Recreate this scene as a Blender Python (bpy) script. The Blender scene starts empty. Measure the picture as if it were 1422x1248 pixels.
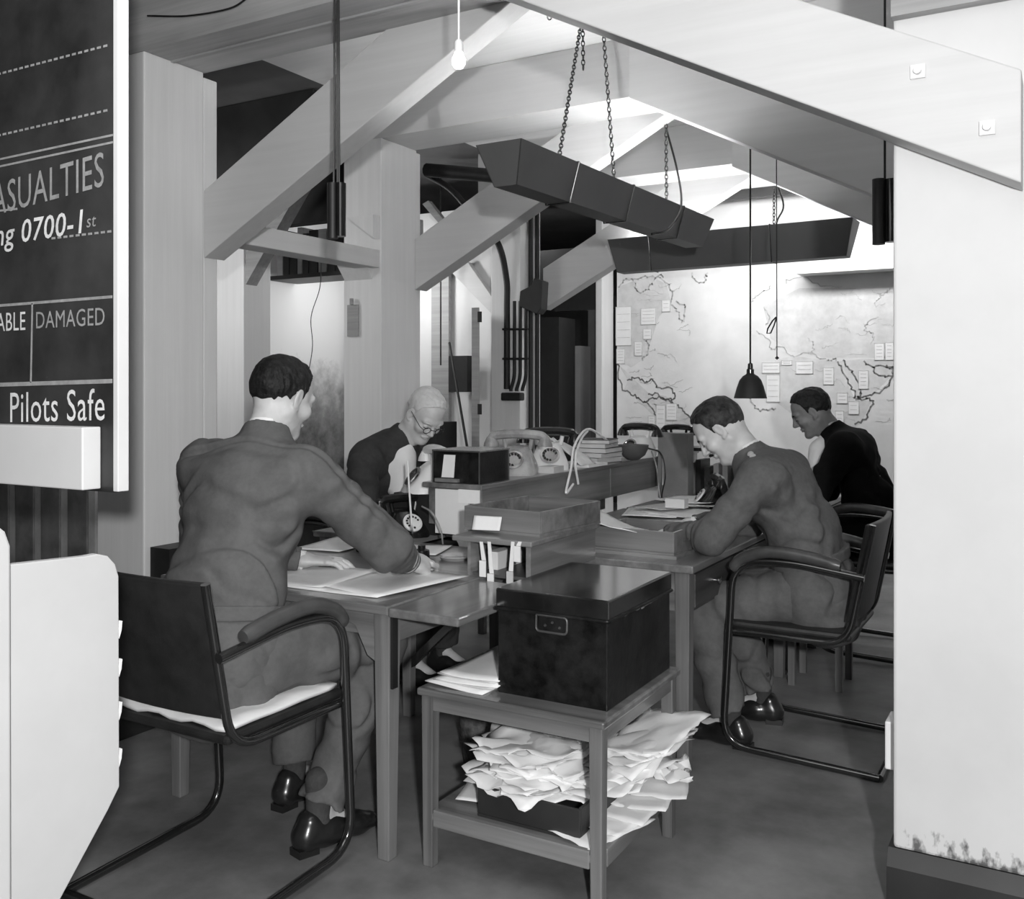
import bpy, bmesh, math, random
import numpy as np
from mathutils import Vector, Matrix, Euler

# ---------------------------------------------------------------- camera, world, light
F_PX, HOR, CX, CAMH = 1334.0, 540.0, 711.0, 1.36
YAW = math.radians(30)
sc = bpy.context.scene
col = sc.collection
cam_d = bpy.data.cameras.new('camera'); cam = bpy.data.objects.new('camera', cam_d); col.objects.link(cam)
cam.location = (0, 0, CAMH); cam.rotation_euler = (math.pi/2, 0, YAW)
cam_d.sensor_width = 36; cam_d.lens = F_PX/1422*36
cam_d.shift_y = -(624-HOR)/1422
cam_d.clip_start = .02
sc.camera = cam
w = bpy.data.worlds.new('world'); sc.world = w; w.use_nodes = True
w.node_tree.nodes['Background'].inputs[0].default_value = (.8, .8, .8, 1)
w.node_tree.nodes['Background'].inputs[1].default_value = .10
sc.view_settings.view_transform = 'Standard'; sc.view_settings.look = 'None'
sc.view_settings.gamma = 1; sc.view_settings.use_curve_mapping = False
sc.view_settings.exposure = 0.0

def light(name, kind, loc, energy, size=.2, target=None, size_y=None, spot=None):
    d = bpy.data.lights.new(name, kind); d.energy = energy
    if kind == 'AREA':
        d.size = size
        if size_y: d.shape = 'RECTANGLE'; d.size_y = size_y
    else: d.shadow_soft_size = size
    if spot: d.spot_size = math.radians(spot); d.spot_blend = .6
    o = bpy.data.objects.new(name, d); col.objects.link(o); o.location = loc
    if target is not None:
        o.rotation_euler = (Vector(target)-Vector(loc)).to_track_quat('-Z', 'Y').to_euler()
    return o
light('flash', 'SPOT', (.50, -.45, 1.60), 420, .05, target=(-1.75, 3.2, 1.30), spot=110)
light('room_fill', 'AREA', (-1.0, .8, 2.7), 16, 1.4, target=(-1.6, 2.6, .4))
light('aisle_light', 'AREA', (-4.7, 3.3, 2.2), 12, .5, target=(-4.9, 5.6, 1.4))
light('aisle_lamp', 'POINT', (-4.4, 5.6, 2.2), 24, .12)
light('far_aisle_light', 'AREA', (-4.3, 7.6, 2.9), 14, .5, target=(-4.4, 8.4, .9))
light('map_wall_light', 'AREA', (-1.6, 6.55, 2.72), 34, 2.2, target=(-1.6, 7.5, 1.35), size_y=.2)

# ---------------------------------------------------------------- geometry from the surveyed view
fw = np.array([-math.sin(YAW), math.cos(YAW), 0]); rt = np.array([math.cos(YAW), math.sin(YAW), 0]); up = np.array([0, 0, 1.])
def at(x, y, X=None, Y=None, Z=None, d=None):
    r = fw + (x-CX)/F_PX*rt + (HOR-y)/F_PX*up
    if X is not None: t = X/r[0]
    elif Y is not None: t = Y/r[1]
    elif Z is not None: t = (Z-CAMH)/r[2]
    else: t = d
    p = r*t
    return Vector((p[0], p[1], p[2]+CAMH))

# ---------------------------------------------------------------- materials
MATS = {}
def mat(name, v, rough=.6, var=.12, scale=6, metal=0, bump=.0, grain=None, spec=.5, coat=0, vor=None, detail=6):
    """monochrome procedural surface; grain = axis (0,1,2) along which wood grain runs"""
    if name in MATS: return MATS[name]
    m = bpy.data.materials.new(name); m.use_nodes = True
    nt = m.node_tree; b = nt.nodes['Principled BSDF']
    tc = nt.nodes.new('ShaderNodeTexCoord'); mp = nt.nodes.new('ShaderNodeMapping')
    nt.links.new(tc.outputs['Object'], mp.inputs[0])
    s = [1, 1, 1]
    if grain is not None:
        s = [13, 13, 13]; s[grain] = .5
    mp.inputs['Scale'].default_value = s
    n = nt.nodes.new('ShaderNodeTexNoise'); n.inputs['Scale'].default_value = scale; n.inputs['Detail'].default_value = detail
    n.inputs['Roughness'].default_value = .62
    nt.links.new(mp.outputs[0], n.inputs['Vector'])
    n2 = nt.nodes.new('ShaderNodeTexNoise'); n2.inputs['Scale'].default_value = max(1.3, scale*.22); n2.inputs['Detail'].default_value = 3
    nt.links.new(tc.outputs['Object'], n2.inputs['Vector'])
    ad = nt.nodes.new('ShaderNodeMath'); ad.operation = 'ADD'
    nt.links.new(n.outputs['Fac'], ad.inputs[0]); nt.links.new(n2.outputs['Fac'], ad.inputs[1])
    mr = nt.nodes.new('ShaderNodeMapRange'); mr.inputs['From Min'].default_value = .78; mr.inputs['From Max'].default_value = 1.22
    mr.inputs['To Min'].default_value = v*(1-var); mr.inputs['To Max'].default_value = min(.92, v*(1+var))
    nt.links.new(ad.outputs[0], mr.inputs['Value'])
    nt.links.new(mr.outputs[0], b.inputs['Base Color'])
    b.inputs['Roughness'].default_value = rough; b.inputs['Metallic'].default_value = metal
    b.inputs['Specular IOR Level'].default_value = spec
    if coat: b.inputs['Coat Weight'].default_value = coat; b.inputs['Coat Roughness'].default_value = .12
    if bump:
        bp = nt.nodes.new('ShaderNodeBump'); bp.inputs['Strength'].default_value = bump; bp.inputs['Distance'].default_value = .01
        nt.links.new(n.outputs['Fac'], bp.inputs['Height']); nt.links.new(bp.outputs[0], b.inputs['Normal'])
    MATS[name] = m
    return m
def emat(name, v, strength):
    m = bpy.data.materials.new(name); m.use_nodes = True
    b = m.node_tree.nodes['Principled BSDF']; b.inputs['Base Color'].default_value = (v, v, v, 1)
    b.inputs['Emission Color'].default_value = (1, 1, 1, 1); b.inputs['Emission Strength'].default_value = strength
    MATS[name] = m; return m
timX = mat('painted timber along x', .58, .55, .05, 2.2, grain=0, bump=.12)
timY = mat('painted timber along y', .60, .55, .05, 2.2, grain=1, bump=.12)
timZ = mat('painted timber upright', .72, .55, .05, 2.2, grain=2, bump=.12)
timG = mat('grey timber', .33, .6, .2, 2.5, grain=0, bump=.15)
white = mat('white gloss paint', .74, .45, .04, 4, bump=.05)
wallm = mat('distempered wall', .7, .7, .06, 3, bump=.05)
ceilm = mat('white ceiling boards', .80, .7, .04, 2, grain=0, bump=.05)
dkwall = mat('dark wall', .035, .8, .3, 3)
floorm = mat('worn linoleum', .18, .5, .40, 4.0, bump=.08, detail=9)
woodX = mat('oak along x', .16, .3, .45, 1.6, grain=0, bump=.06, coat=.5)
woodY = mat('oak along y', .16, .28, .45, 1.6, grain=1, bump=.06, coat=.5)
woodZ = mat('oak upright', .15, .4, .45, 1.6, grain=2, bump=.1)
woodD = mat('dark oak', .065, .4, .45, 1.6, grain=1, bump=.1)
woodDX = mat('dark oak along x', .075, .4, .45, 1.6, grain=0, bump=.1)
blk = mat('black enamel', .010, .22, .4, 20, coat=.4)
blkbox = mat('black japanned tin', .009, .32, .8, 30, bump=.12, spec=.35)
blkmat = mat('matt black', .012, .6, .3, 20)
tubem = mat('black chrome tube', .012, .16, .2, 8, spec=.8, coat=.6)
steel = mat('bright steel', .6, .25, .1, 10, metal=1)
leather = mat('dark leathercloth', .018, .42, .35, 18, bump=.15)
armm = mat('arm pad bakelite', .06, .35, .3, 14, bump=.05)
paper = mat('paper', .80, .7, .06, 9)
paper2 = mat('buff paper', .55, .7, .1, 9)
greyshade = mat('grey enamel reflector', .085, .55, .10, 3)
creamphone = mat('pale bakelite', .33, .25, .35, 14, coat=.3)
whitephone = mat('white bakelite', .78, .3, .04, 14, coat=.3)
skin = mat('skin', .56, .5, .10, 22, bump=.04)
skin2 = mat('shaded skin', .20, .5, .12, 22, bump=.04)  # darker skin: shading on the dark-suited man's face put into the colour
hairD = mat('dark oiled hair', .012, .5, .6, 60, bump=.6, spec=.25)
hairM = mat('greying dark hair', .028, .5, .9, 45, bump=.6, spec=.25)
hairW = mat('white hair', .62, .6, .10, 60, bump=.4)
serge = mat('grey serge', .115, .85, .10, 60, bump=.15, spec=.2)
khaki = mat('khaki serge', .115, .85, .14, 50, bump=.2, spec=.2)
khakiT = mat('khaki trouser serge', .125, .85, .12, 50, bump=.2, spec=.2)
suit2 = mat('charcoal suit cloth', .042, .85, .14, 60, bump=.1, spec=.2)
suit4 = mat('black suit cloth', .006, .9, .2, 60, bump=.1, spec=.15)
shirt = mat('white shirt', .78, .7, .04, 20, bump=.05)
shoe = mat('black shoe leather', .015, .28, .3, 20, coat=.3)
sock = mat('grey sock', .05, .9, .2, 80, bump=.3)
chalk = mat('white lettering paint', .75, .8, .15, 60)
chalkG = mat('grey lettering paint', .33, .8, .2, 60)
boardm = mat('blackboard', .035, .6, .6, 4.5, detail=8)
creamply = mat('cream painted ply', .53, .45, .05, 4, bump=.08)
darkthing = mat('dark stained ply', .02, .5, .4, 4)

# ---------------------------------------------------------------- object helpers
def tag(o, label, cat, group=None, kind=None):
    if label: o['label'] = label
    if cat: o['category'] = cat
    if group: o['group'] = group
    if kind: o['kind'] = kind
    return o
def empty(name, loc, label, cat, group=None, rz=0):
    o = bpy.data.objects.new(name, None); col.objects.link(o); o.location = loc; o.rotation_euler = (0, 0, rz)
    o.empty_display_size = .05
    return tag(o, label, cat, group)
def finish(name, me, m, parent=None, smooth=False, world=True, bevel=0, subsurf=0):
    me.materials.append(m)
    if world and parent is not None:
        off = Vector((0, 0, 0)); p = parent
        while p is not None: off += p.location; p = p.parent
        me.transform(Matrix.Translation(-off))
    o = bpy.data.objects.new(name, me); col.objects.link(o)
    if parent is not None: o.parent = parent
    if smooth: me.polygons.foreach_set('use_smooth', [True]*len(me.polygons))
    if bevel:
        b = o.modifiers.new('bevel', 'BEVEL'); b.width = bevel; b.segments = 2; b.limit_method = 'ANGLE'
    if subsurf:
        s = o.modifiers.new('sub', 'SUBSURF'); s.levels = s.render_levels = subsurf
    return o
def recenter(o):
    """put a top-level mesh's origin at the middle of its base"""
    me = o.data; vs = np.zeros(len(me.vertices)*3); me.vertices.foreach_get('co', vs); vs = vs.reshape(-1, 3)
    c = Vector(((vs[:, 0].min()+vs[:, 0].max())/2, (vs[:, 1].min()+vs[:, 1].max())/2, vs[:, 2].min()))
    me.transform(Matrix.Translation(-c)); o.location = c
    return o
class MB:
    def __init__(s): s.v = []; s.f = []; s.sm = False
    def add(s, vs, fs):
        n = len(s.v); s.v += [tuple(v) for v in vs]; s.f += [tuple(i+n for i in f) for f in fs]; return s
    def box(s, lo, hi, M=None):
        x0, y0, z0 = lo; x1, y1, z1 = hi
        vs = [Vector(p) for p in ((x0,y0,z0),(x1,y0,z0),(x1,y1,z0),(x0,y1,z0),(x0,y0,z1),(x1,y0,z1),(x1,y1,z1),(x0,y1,z1))]
        if M is not None: vs = [M @ v for v in vs]
        return s.add(vs, [(0,3,2,1),(4,5,6,7),(0,1,5,4),(1,2,6,5),(2,3,7,6),(3,0,4,7)])
    def prism(s, poly, vec):
        """closed polygon (3d points) extruded by vec"""
        n = len(poly); a = [Vector(p) for p in poly]; b = [p+Vector(vec) for p in a]
        s.add(a+b, [tuple(range(n-1, -1, -1)), tuple(range(n, 2*n))]+[(i, (i+1) % n, (i+1) % n+n, i+n) for i in range(n)])
        return s
    def tube(s, pts, r, seg=10, closed=False, cap=True, sx=1.0):
        pts = [Vector(p) for p in pts]; n = len(pts); rr = r if hasattr(r, '__len__') else [r]*n
        vs = []; prev = None
        for i, p in enumerate(pts):
            if closed: t = pts[(i+1) % n]-pts[i-1]
            else: t = pts[min(i+1, n-1)]-pts[max(i-1, 0)]
            if t.length < 1e-9: t = Vector((0, 0, 1))
            t.normalize()
            if prev is None:
                a = Vector((0, 0, 1)) if abs(t.z) < .9 else Vector((1, 0, 0)); u = t.cross(a).normalized()
            else:
                u = (prev-t*prev.dot(t)); u = u.normalized() if u.length > 1e-6 else t.orthogonal().normalized()
            prev = u; v = t.cross(u)
            for k in range(seg):
                a = 2*math.pi*k/seg
                vs.append(p+(u*math.cos(a)*sx+v*math.sin(a))*rr[i])
        fs = []
        for i in range(n if closed else n-1):
            for k in range(seg):
                a = i*seg+k; b = i*seg+(k+1) % seg; j = (i+1) % n
                fs.append((a, b, j*seg+(k+1) % seg, j*seg+k))
        if cap and not closed: fs += [tuple(range(seg-1, -1, -1)), tuple(range((n-1)*seg, n*seg))]
        return s.add(vs, fs)
    def lathe(s, prof, c=(0, 0, 0), seg=24, M=None):
        vs = []; n = len(prof)
        for r, z in prof:
            for k in range(seg):
                a = 2*math.pi*k/seg; v = Vector((r*math.cos(a), r*math.sin(a), z))
                if M is not None: v = M @ v
                vs.append(v+Vector(c))
        fs = []
        for i in range(n-1):
            for k in range(seg):
                fs.append((i*seg+k, i*seg+(k+1) % seg, (i+1)*seg+(k+1) % seg, (i+1)*seg+k))
        if prof[0][0] > 1e-5: fs.append(tuple(range(seg-1, -1, -1)))
        if prof[-1][0] > 1e-5: fs.append(tuple(range((n-1)*seg, n*seg)))
        return s.add(vs, fs)
    def build(s, name, m, parent=None, smooth=False, world=True, bevel=0, subsurf=0):
        me = bpy.data.meshes.new(name); me.from_pydata(s.v, [], s.f); me.validate()
        bm = bmesh.new(); bm.from_mesh(me); bmesh.ops.recalc_face_normals(bm, faces=bm.faces); bm.to_mesh(me); bm.free()
        o = finish(name, me, m, parent, smooth, world, bevel, subsurf)
        if parent is None and world: recenter(o)
        if smooth:
            me2 = o.data
            try: me2.set_sharp_from_angle(angle=math.radians(40))
            except Exception: pass
        return o
def arc(c, r, a0, a1, u, v, n=7):
    c = Vector(c); u = Vector(u); v = Vector(v)
    return [c+u*r*math.cos(a0+(a1-a0)*i/n)+v*r*math.sin(a0+(a1-a0)*i/n) for i in range(n+1)]
def rounded(pts, r, n=6):
    """polyline with its inner corners rounded"""
    pts = [Vector(p) for p in pts]; out = [pts[0]]
    for i in range(1, len(pts)-1):
        a, b, c = pts[i-1], pts[i], pts[i+1]
        d1 = (a-b); d2 = (c-b); rr = min(r, d1.length*.49, d2.length*.49)
        p = b+d1.normalized()*rr; q = b+d2.normalized()*rr
        for k in range(n+1):
            t = k/n; out.append(p*(1-t)**2+b*2*t*(1-t)+q*t*t)
    out.append(pts[-1]); return out
def spline(pts, n=8):
    P = [Vector(p) for p in pts]; P = [P[0]*2-P[1]]+P+[P[-1]*2-P[-2]]; out = []
    for i in range(1, len(P)-2):
        for k in range(n):
            t = k/n; a, b, c, d = P[i-1:i+3]
            out.append(.5*((2*b)+(c-a)*t+(2*a-5*b+4*c-d)*t*t+(3*b-a-3*c+d)*t**3))
    out.append(P[-2]); return out
def thing1(mb, name, m, label, cat, group=None, **k):
    return tag(mb.build(name, m, **k), label, cat, group)

# ---------------------------------------------------------------- signed distance modelling (bodies, clothes)
def V(*a): return np.array(a, dtype=np.float32)
def unit(a): a = np.asarray(a, dtype=np.float32); return a/np.linalg.norm(a)
def rc(a, b, ra, rb, k=.02, w=1., side=None, cap=False, fold=None, op='u'):
    return dict(t='c', a=np.asarray(a, np.float32), b=np.asarray(b, np.float32), ra=ra, rb=rb, k=k, w=w,
                side=None if side is None else unit(side), cap=cap, fold=fold, op=op)
def el(c, r, R=None, k=.02, op='u'):
    return dict(t='e', c=np.asarray(c, np.float32), r=np.asarray(r, np.float32), R=None if R is None else np.asarray(R, np.float32), k=k, op=op)
def pdist(p, X):
    if p['t'] == 'f': return p['fn'](X)
    if p['t'] == 'e':
        q = X-p['c']
        if p['R'] is not None: q = q @ p['R']          # columns of R are the local axes
        k0 = np.linalg.norm(q/p['r'], axis=-1); k1 = np.linalg.norm(q/p['r']**2, axis=-1)+1e-9
        return k0*(k0-1)/k1
    q = X-p['a']; ba = p['b']-p['a']; L2 = float(ba @ ba)
    if p['side'] is not None:
        s = p['side']-ba*(p['side'] @ ba)/L2; s = s/np.linalg.norm(s)
        q = q-(q @ s)[..., None]*s*(1-1/p['w'])
    t = (q @ ba)/L2; tc = np.clip(t, 0, 1)
    d = np.linalg.norm(q-tc[..., None]*ba, axis=-1)-(p['ra']+(p['rb']-p['ra'])*tc)
    if p['fold']:
        am, lam, ph = p['fold']
        L = math.sqrt(L2); s2 = np.sin(q[..., 0]*31+ph)+np.sin(q[..., 2]*27+ph*2)+np.sin(q[..., 1]*29+1.3*ph)
        d = d+am*np.sin(2*np.pi*t*L/lam+ph+1.1*s2)*np.clip(1-abs(tc-.5)*1.2, .25, 1)
    if p['cap']: d = np.maximum(d, (t-1)*math.sqrt(L2))
    return d
def pbox(p):
    if p['t'] == 'f': return p['lo'], p['hi']
    if p['t'] == 'e':
        m = p['r'].max(); return p['c']-m, p['c']+m
    m = max(p['ra'], p['rb'])*max(1, p['w'])+(p['fold'][0] if p['fold'] else 0)
    return np.minimum(p['a'], p['b'])-m, np.maximum(p['a'], p['b'])+m
_rng = np.random.RandomState(7); _lat = _rng.rand(32, 32, 32).astype(np.float32)
def vnoise(X):
    i = np.floor(X).astype(int); f = X-i; f = f*f*(3-2*f); r = 0
    for a in (0, 1):
        for b in (0, 1):
            for c in (0, 1):
                wgt = (f[..., 0] if a else 1-f[..., 0])*(f[..., 1] if b else 1-f[..., 1])*(f[..., 2] if c else 1-f[..., 2])
                r = r+wgt*_lat[(i[..., 0]+a) % 32, (i[..., 1]+b) % 32, (i[..., 2]+c) % 32]
    return r-.5
def sdf_mesh(prims, h, noise=None):
    us = [p for p in prims if p['op'] == 'u']
    lo = np.min([pbox(p)[0] for p in us], axis=0)-3*h; hi = np.max([pbox(p)[1] for p in us], axis=0)+3*h
    n = np.ceil((hi-lo)/h).astype(int)+1
    f = np.full(tuple(n), .3, np.float32)
    for p in prims:
        a, b = pbox(p); mg = max(p['k'], 2*h)+h
        i0 = np.maximum(0, np.floor((a-mg-lo)/h).astype(int)); i1 = np.minimum(n, np.ceil((b+mg-lo)/h).astype(int)+1)
        if np.any(i1 <= i0): continue
        G = np.stack(np.meshgrid(*[lo[q]+h*np.arange(i0[q], i1[q]) for q in range(3)], indexing='ij'), -1).astype(np.float32)
        d = pdist(p, G); sl = tuple(slice(i0[q], i1[q]) for q in range(3)); o = f[sl]; k = p['k']
        if p['op'] == 'u':
            if k > 0:
                hh = np.maximum(k-np.abs(o-d), 0)/k; f[sl] = np.minimum(o, d)-hh*hh*k*.25
            else: f[sl] = np.minimum(o, d)
        elif p['op'] == 's':
            d = -d; hh = np.maximum(k-np.abs(o-d), 0)/k if k > 0 else 0; f[sl] = np.maximum(o, d)+hh*hh*k*.25
        elif p['op'] == 'i': f[sl] = np.maximum(o, d)
    if noise:
        idx = np.argwhere(np.abs(f) < 4*h+.02)
        P = lo+idx*h
        for q in noise:
            amp, scl = q[0], q[1]
            if len(q) == 2: f[tuple(idx.T)] += amp*vnoise(P*np.asarray(scl)+50).astype(np.float32)
            else:                                   # creases: narrow valleys along the noise's zero lines
                Rm = np.array(Euler(q[3]).to_matrix()); Q = P @ Rm
                Q = Q+.05*np.stack([vnoise(P*5+9), vnoise(P*5+19), vnoise(P*5+29)], -1)
                a = vnoise(Q*np.asarray(scl)+31); msk = np.clip(vnoise(P*4.5+70)*3+.75, 0, 1)
                f[tuple(idx.T)] += (amp*msk*(np.exp(-(a/q[2])**2)-.35*np.exp(-((abs(a)-2*q[2])/q[2])**2))).astype(np.float32)
    s = f < 0
    c = np.stack([s[a:n[0]-1+a, b:n[1]-1+b, d:n[2]-1+d] for a in (0, 1) for b in (0, 1) for d in (0, 1)])
    act = c.any(0) & ~c.all(0); cells = np.argwhere(act); ids = np.full(act.shape, -1, np.int32); ids[tuple(cells.T)] = np.arange(len(cells))
    acc = np.zeros((len(cells), 3), np.float64); cnt = np.zeros(len(cells))
    cn = [(a, b, d) for a in (0, 1) for b in (0, 1) for d in (0, 1)]
    for A in cn:
        for ax in range(3):
            if A[ax]: continue
            B = list(A); B[ax] = 1
            fa = f[tuple((cells+A).T)]; fb = f[tuple((cells+B).T)]; m = (fa < 0) != (fb < 0)
            t = np.where(m, fa/np.where(m, fa-fb, 1), 0)
            pt = np.array(A, float)[None]+t[:, None]*(np.array(B, float)-np.array(A))[None]
            acc[m] += pt[m]; cnt[m] += 1
    verts = lo+h*(cells+acc/cnt[:, None])
    quads = []
    for ax in range(3):
        u, v = (ax+1) % 3, (ax+2) % 3
        sl0 = [slice(None)]*3; sl1 = [slice(None)]*3; sl0[ax] = slice(0, -1); sl1[ax] = slice(1, None)
        A, B = s[tuple(sl0)], s[tuple(sl1)]; e = np.argwhere(A != B)
        e = e[(e[:, u] > 0) & (e[:, v] > 0) & (e[:, u] < n[u]-1) & (e[:, v] < n[v]-1)]
        fl = A[tuple(e.T)]
        du = np.zeros(3, int); du[u] = 1; dv = np.zeros(3, int); dv[v] = 1
        q = np.stack([ids[tuple((e-du-dv).T)], ids[tuple((e-dv).T)], ids[tuple(e.T)], ids[tuple((e-du).T)]], 1)
        q[~fl] = q[~fl][:, ::-1]; quads.append(q)
    q = np.concatenate(quads); q = q[(q >= 0).all(1)]
    return verts, q
def sdf_obj(name, groups, m, parent):
    """groups: list of (prims, voxel, noise) joined into one mesh"""
    vs = []; fs = []; o = 0
    for prims, h, noise in groups:
        v, q = sdf_mesh(prims, h, noise); vs.append(v); fs.append(q+o); o += len(v)
    v = np.concatenate(vs); q = np.concatenate(fs)
    me = bpy.data.meshes.new(name)
    me.vertices.add(len(v)); me.vertices.foreach_set('co', v.astype(np.float32).ravel())
    me.loops.add(q.size); me.loops.foreach_set('vertex_index', q.astype(np.int32).ravel())
    me.polygons.add(len(q)); me.polygons.foreach_set('loop_start', np.arange(0, q.size, 4, dtype=np.int32))
    me.polygons.foreach_set('loop_total', np.full(len(q), 4, np.int32))
    me.update(calc_edges=True); me.validate()
    return finish(name, me, m, parent, smooth=True)
# ---------------------------------------------------------------- the room shell
def struct(name, mb, m, **k):
    return tag(mb.build(name, m, **k), None, None, kind='structure')
struct('floor', MB().box((-8, -1.6, -.1), (1.6, 11.5, 0)), floorm)
struct('ceiling', MB().box((-3.6, -1.6, 3.06), (1.6, 7.5, 3.16)), ceilm)
struct('ceiling_aisle', MB().box((-8, -1.6, 3.07), (-3.6, 11.5, 3.17)), mat('shade-toned ceiling', .12, .8, .2, 3))  # the unlit gloom over the aisle is put into this dark colour
struct('wall_far', MB().box((-3.3, 7.5, 0), (1.6, 7.62, 3.06)), wallm)
struct('wall_right', MB().box((1.5, -1.6, 0), (1.6, 7.5, 3.06)), wallm)
struct('wall_aisle_left', MB().box((-5.35, 4.2, 0), (-5.2, 6.2, 3.06)), wallm)
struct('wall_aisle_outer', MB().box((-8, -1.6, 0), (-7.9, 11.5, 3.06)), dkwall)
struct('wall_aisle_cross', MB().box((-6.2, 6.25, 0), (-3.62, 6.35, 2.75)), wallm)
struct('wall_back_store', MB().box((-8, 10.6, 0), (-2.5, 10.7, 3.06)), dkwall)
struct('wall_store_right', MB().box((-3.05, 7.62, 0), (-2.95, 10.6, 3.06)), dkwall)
struct('baseboard_aisle', MB().box((-5.19, 4.3, 0), (-5.16, 6.24, .16)), darkthing)
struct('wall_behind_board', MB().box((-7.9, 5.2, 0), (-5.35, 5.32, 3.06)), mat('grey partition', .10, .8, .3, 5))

XL = -3.33; XR = -.397; TY = [2.70, 4.30, 5.90]; D = .33
ords = ['nearest', 'middle', 'far']
def post(lo, hi, label, m=timZ, group=None):
    o = MB().box(lo, hi).build('timber_post', m, bevel=.006); return tag(o, label, 'post', group)
post((XL-.30, 2.70, 0), (XL, 3.02, 2.77), 'broad square painted timber post beside the blackboard, behind the officer nearest the camera')
post((XL-.02, 3.022, 0), (XL-.001, 3.10, 2.75), 'narrow pale batten upright against the back of the broad post by the blackboard')
post((XL-.27, 4.30, 0), (XL, 4.64, 2.77), 'square cream timber post with a small tag, behind the white-haired man')
post((XL-.12, 4.642, 0), (XL-.03, 4.72, 2.77), 'thin batten at the back of the cream post behind the white-haired man')
post((XL-.25, 5.90, 0), (XL-.01, 6.2, 2.77), 'far square post carrying the paired black conduits')
post((XL-.06, 7.26, 0), (XL, 7.49, 2.9), 'slender pale corner post at the left edge of the wall map')
pr = MB().box((XR, 2.70, .15), (0.04, 3.04, 3.06)).build('timber_post', None or mat('limewashed pillar', .62, .6, .05, 3, bump=.06), bevel=.008)
tag(pr, 'massive white square pillar filling the right edge of the room', 'pillar')
# scuffed dirt band just above the plinth
m = MATS['limewashed pillar']; nt = m.node_tree; b = nt.nodes['Principled BSDF']
tc = nt.nodes.new('ShaderNodeTexCoord'); sp = nt.nodes.new('ShaderNodeSeparateXYZ'); nt.links.new(tc.outputs['Object'], sp.inputs[0])
nz = nt.nodes.new('ShaderNodeTexNoise'); nz.inputs['Scale'].default_value = 62; nz.inputs['Detail'].default_value = 8
mpn = nt.nodes.new('ShaderNodeMapping'); mpn.inputs['Scale'].default_value = (1, 1, .45); nt.links.new(tc.outputs['Object'], mpn.inputs[0]); nt.links.new(mpn.outputs[0], nz.inputs['Vector'])
ht = nt.nodes.new('ShaderNodeMapRange'); ht.inputs['From Min'].default_value = 0; ht.inputs['From Max'].default_value = .12
ht.inputs['To Min'].default_value = .36; ht.inputs['To Max'].default_value = .82; nt.links.new(sp.outputs['Z'], ht.inputs['Value'])
gt = nt.nodes.new('ShaderNodeMath'); gt.operation = 'SUBTRACT'; nt.links.new(nz.outputs['Fac'], gt.inputs[0]); nt.links.new(ht.outputs[0], gt.inputs[1])
ml = nt.nodes.new('ShaderNodeMath'); ml.operation = 'MULTIPLY'; ml.inputs[1].default_value = 5; ml.use_clamp = True; nt.links.new(gt.outputs[0], ml.inputs[0])
mx = nt.nodes.new('ShaderNodeMix'); mx.data_type = 'RGBA'; old = b.inputs['Base Color'].links[0].from_socket
nt.links.new(ml.outputs[0], mx.inputs['Factor']); nt.links.new(old, mx.inputs[6]); mx.inputs[7].default_value = (.12, .12, .12, 1)
nt.links.new(mx.outputs[2], b.inputs['Base Color'])
pl = MB(); pl.box((XR-.012, 2.672, 0), (.06, 3.06, .11)); pl.prism([(XR-.012, 2.672, .11), (.06, 2.672, .11), (.06, 2.70, .15), (XR-.012, 2.70, .15)], (0, .36, 0))
tag(pl.build('pillar_skirting', darkthing), 'dark chamfered skirting at the foot of the white pillar', 'skirting')
tag(MB().box((XR-.03, 2.76, .33), (XR-.001, 2.86, .46)).build('socket_box', white, bevel=.004), 'small white box fixed low on the left side of the white pillar', 'box')
tag(MB().box((XR, 2.662, 2.33), (.05, 2.698, 2.385)).build('timber_rail', timG), 'thin grey rail across the top of the white pillar', 'rail')

# tie beams
for i, y in enumerate(TY):
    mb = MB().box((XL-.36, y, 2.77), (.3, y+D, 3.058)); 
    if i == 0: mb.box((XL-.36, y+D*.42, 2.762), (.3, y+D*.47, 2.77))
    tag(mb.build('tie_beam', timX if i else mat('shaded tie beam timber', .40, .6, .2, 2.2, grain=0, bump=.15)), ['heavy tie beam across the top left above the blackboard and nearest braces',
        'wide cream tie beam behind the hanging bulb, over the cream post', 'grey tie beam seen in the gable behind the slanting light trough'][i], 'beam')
tag(MB().box((XL, 7.22, 2.87), (1.4, 7.46, 3.055)).build('tie_beam', ceilm), 'white boxed beam along the top of the map wall', 'beam')
tag(MB().box((XL, 7.16, 2.80), (1.4, 7.22, 2.87)).build('picture_rail', darkthing), 'dark moulding along the underside of the white beam over the wall map', 'moulding')
tag(MB().box((-1.75, 7.28, 2.22), (.2, 7.495, 2.29)).build('wall_shelf', white), 'narrow white ledge high on the map wall beside the pillar', 'shelf')

# scissor braces: left ones behind the beam, right ones in front
def brace(x0, z0, x1, z1, th, y0, y1, label, m=timX, endcut=False):
    """lower edge from (x0,z0) to (x1,z1), vertical thickness th, clipped under z=3.058"""
    zc = 3.05; s = (z1-z0)/(x1-x0)
    poly = [(x0, z0), (x1, z1)]
    if z1+th <= zc: poly += [(x1, z1+th), (x0, z0+th)]
    else:
        xc = x0+(zc-z0-th)/s; xe = x1
        poly += [(x1, min(zc, z1+th)), (xc, zc), (x0, z0+th)]
    mb = MB().prism([(x, y0, z) for x, z in poly], (0, y1-y0, 0))
    return tag(mb.build('timber_brace', m, bevel=.004), label, 'brace')
brL = ['long nearest left brace rising from the blackboard post to the top centre',
       'middle left brace rising from the cream post toward the light trough', 'far left brace rising past the black conduits']
brR = ['nearest right brace bolted across the white pillar at the top right', 'second right brace sloping down behind the pendant cord',
       'third right brace, short and grey under the gable near the pillar']
SL = .52
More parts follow.
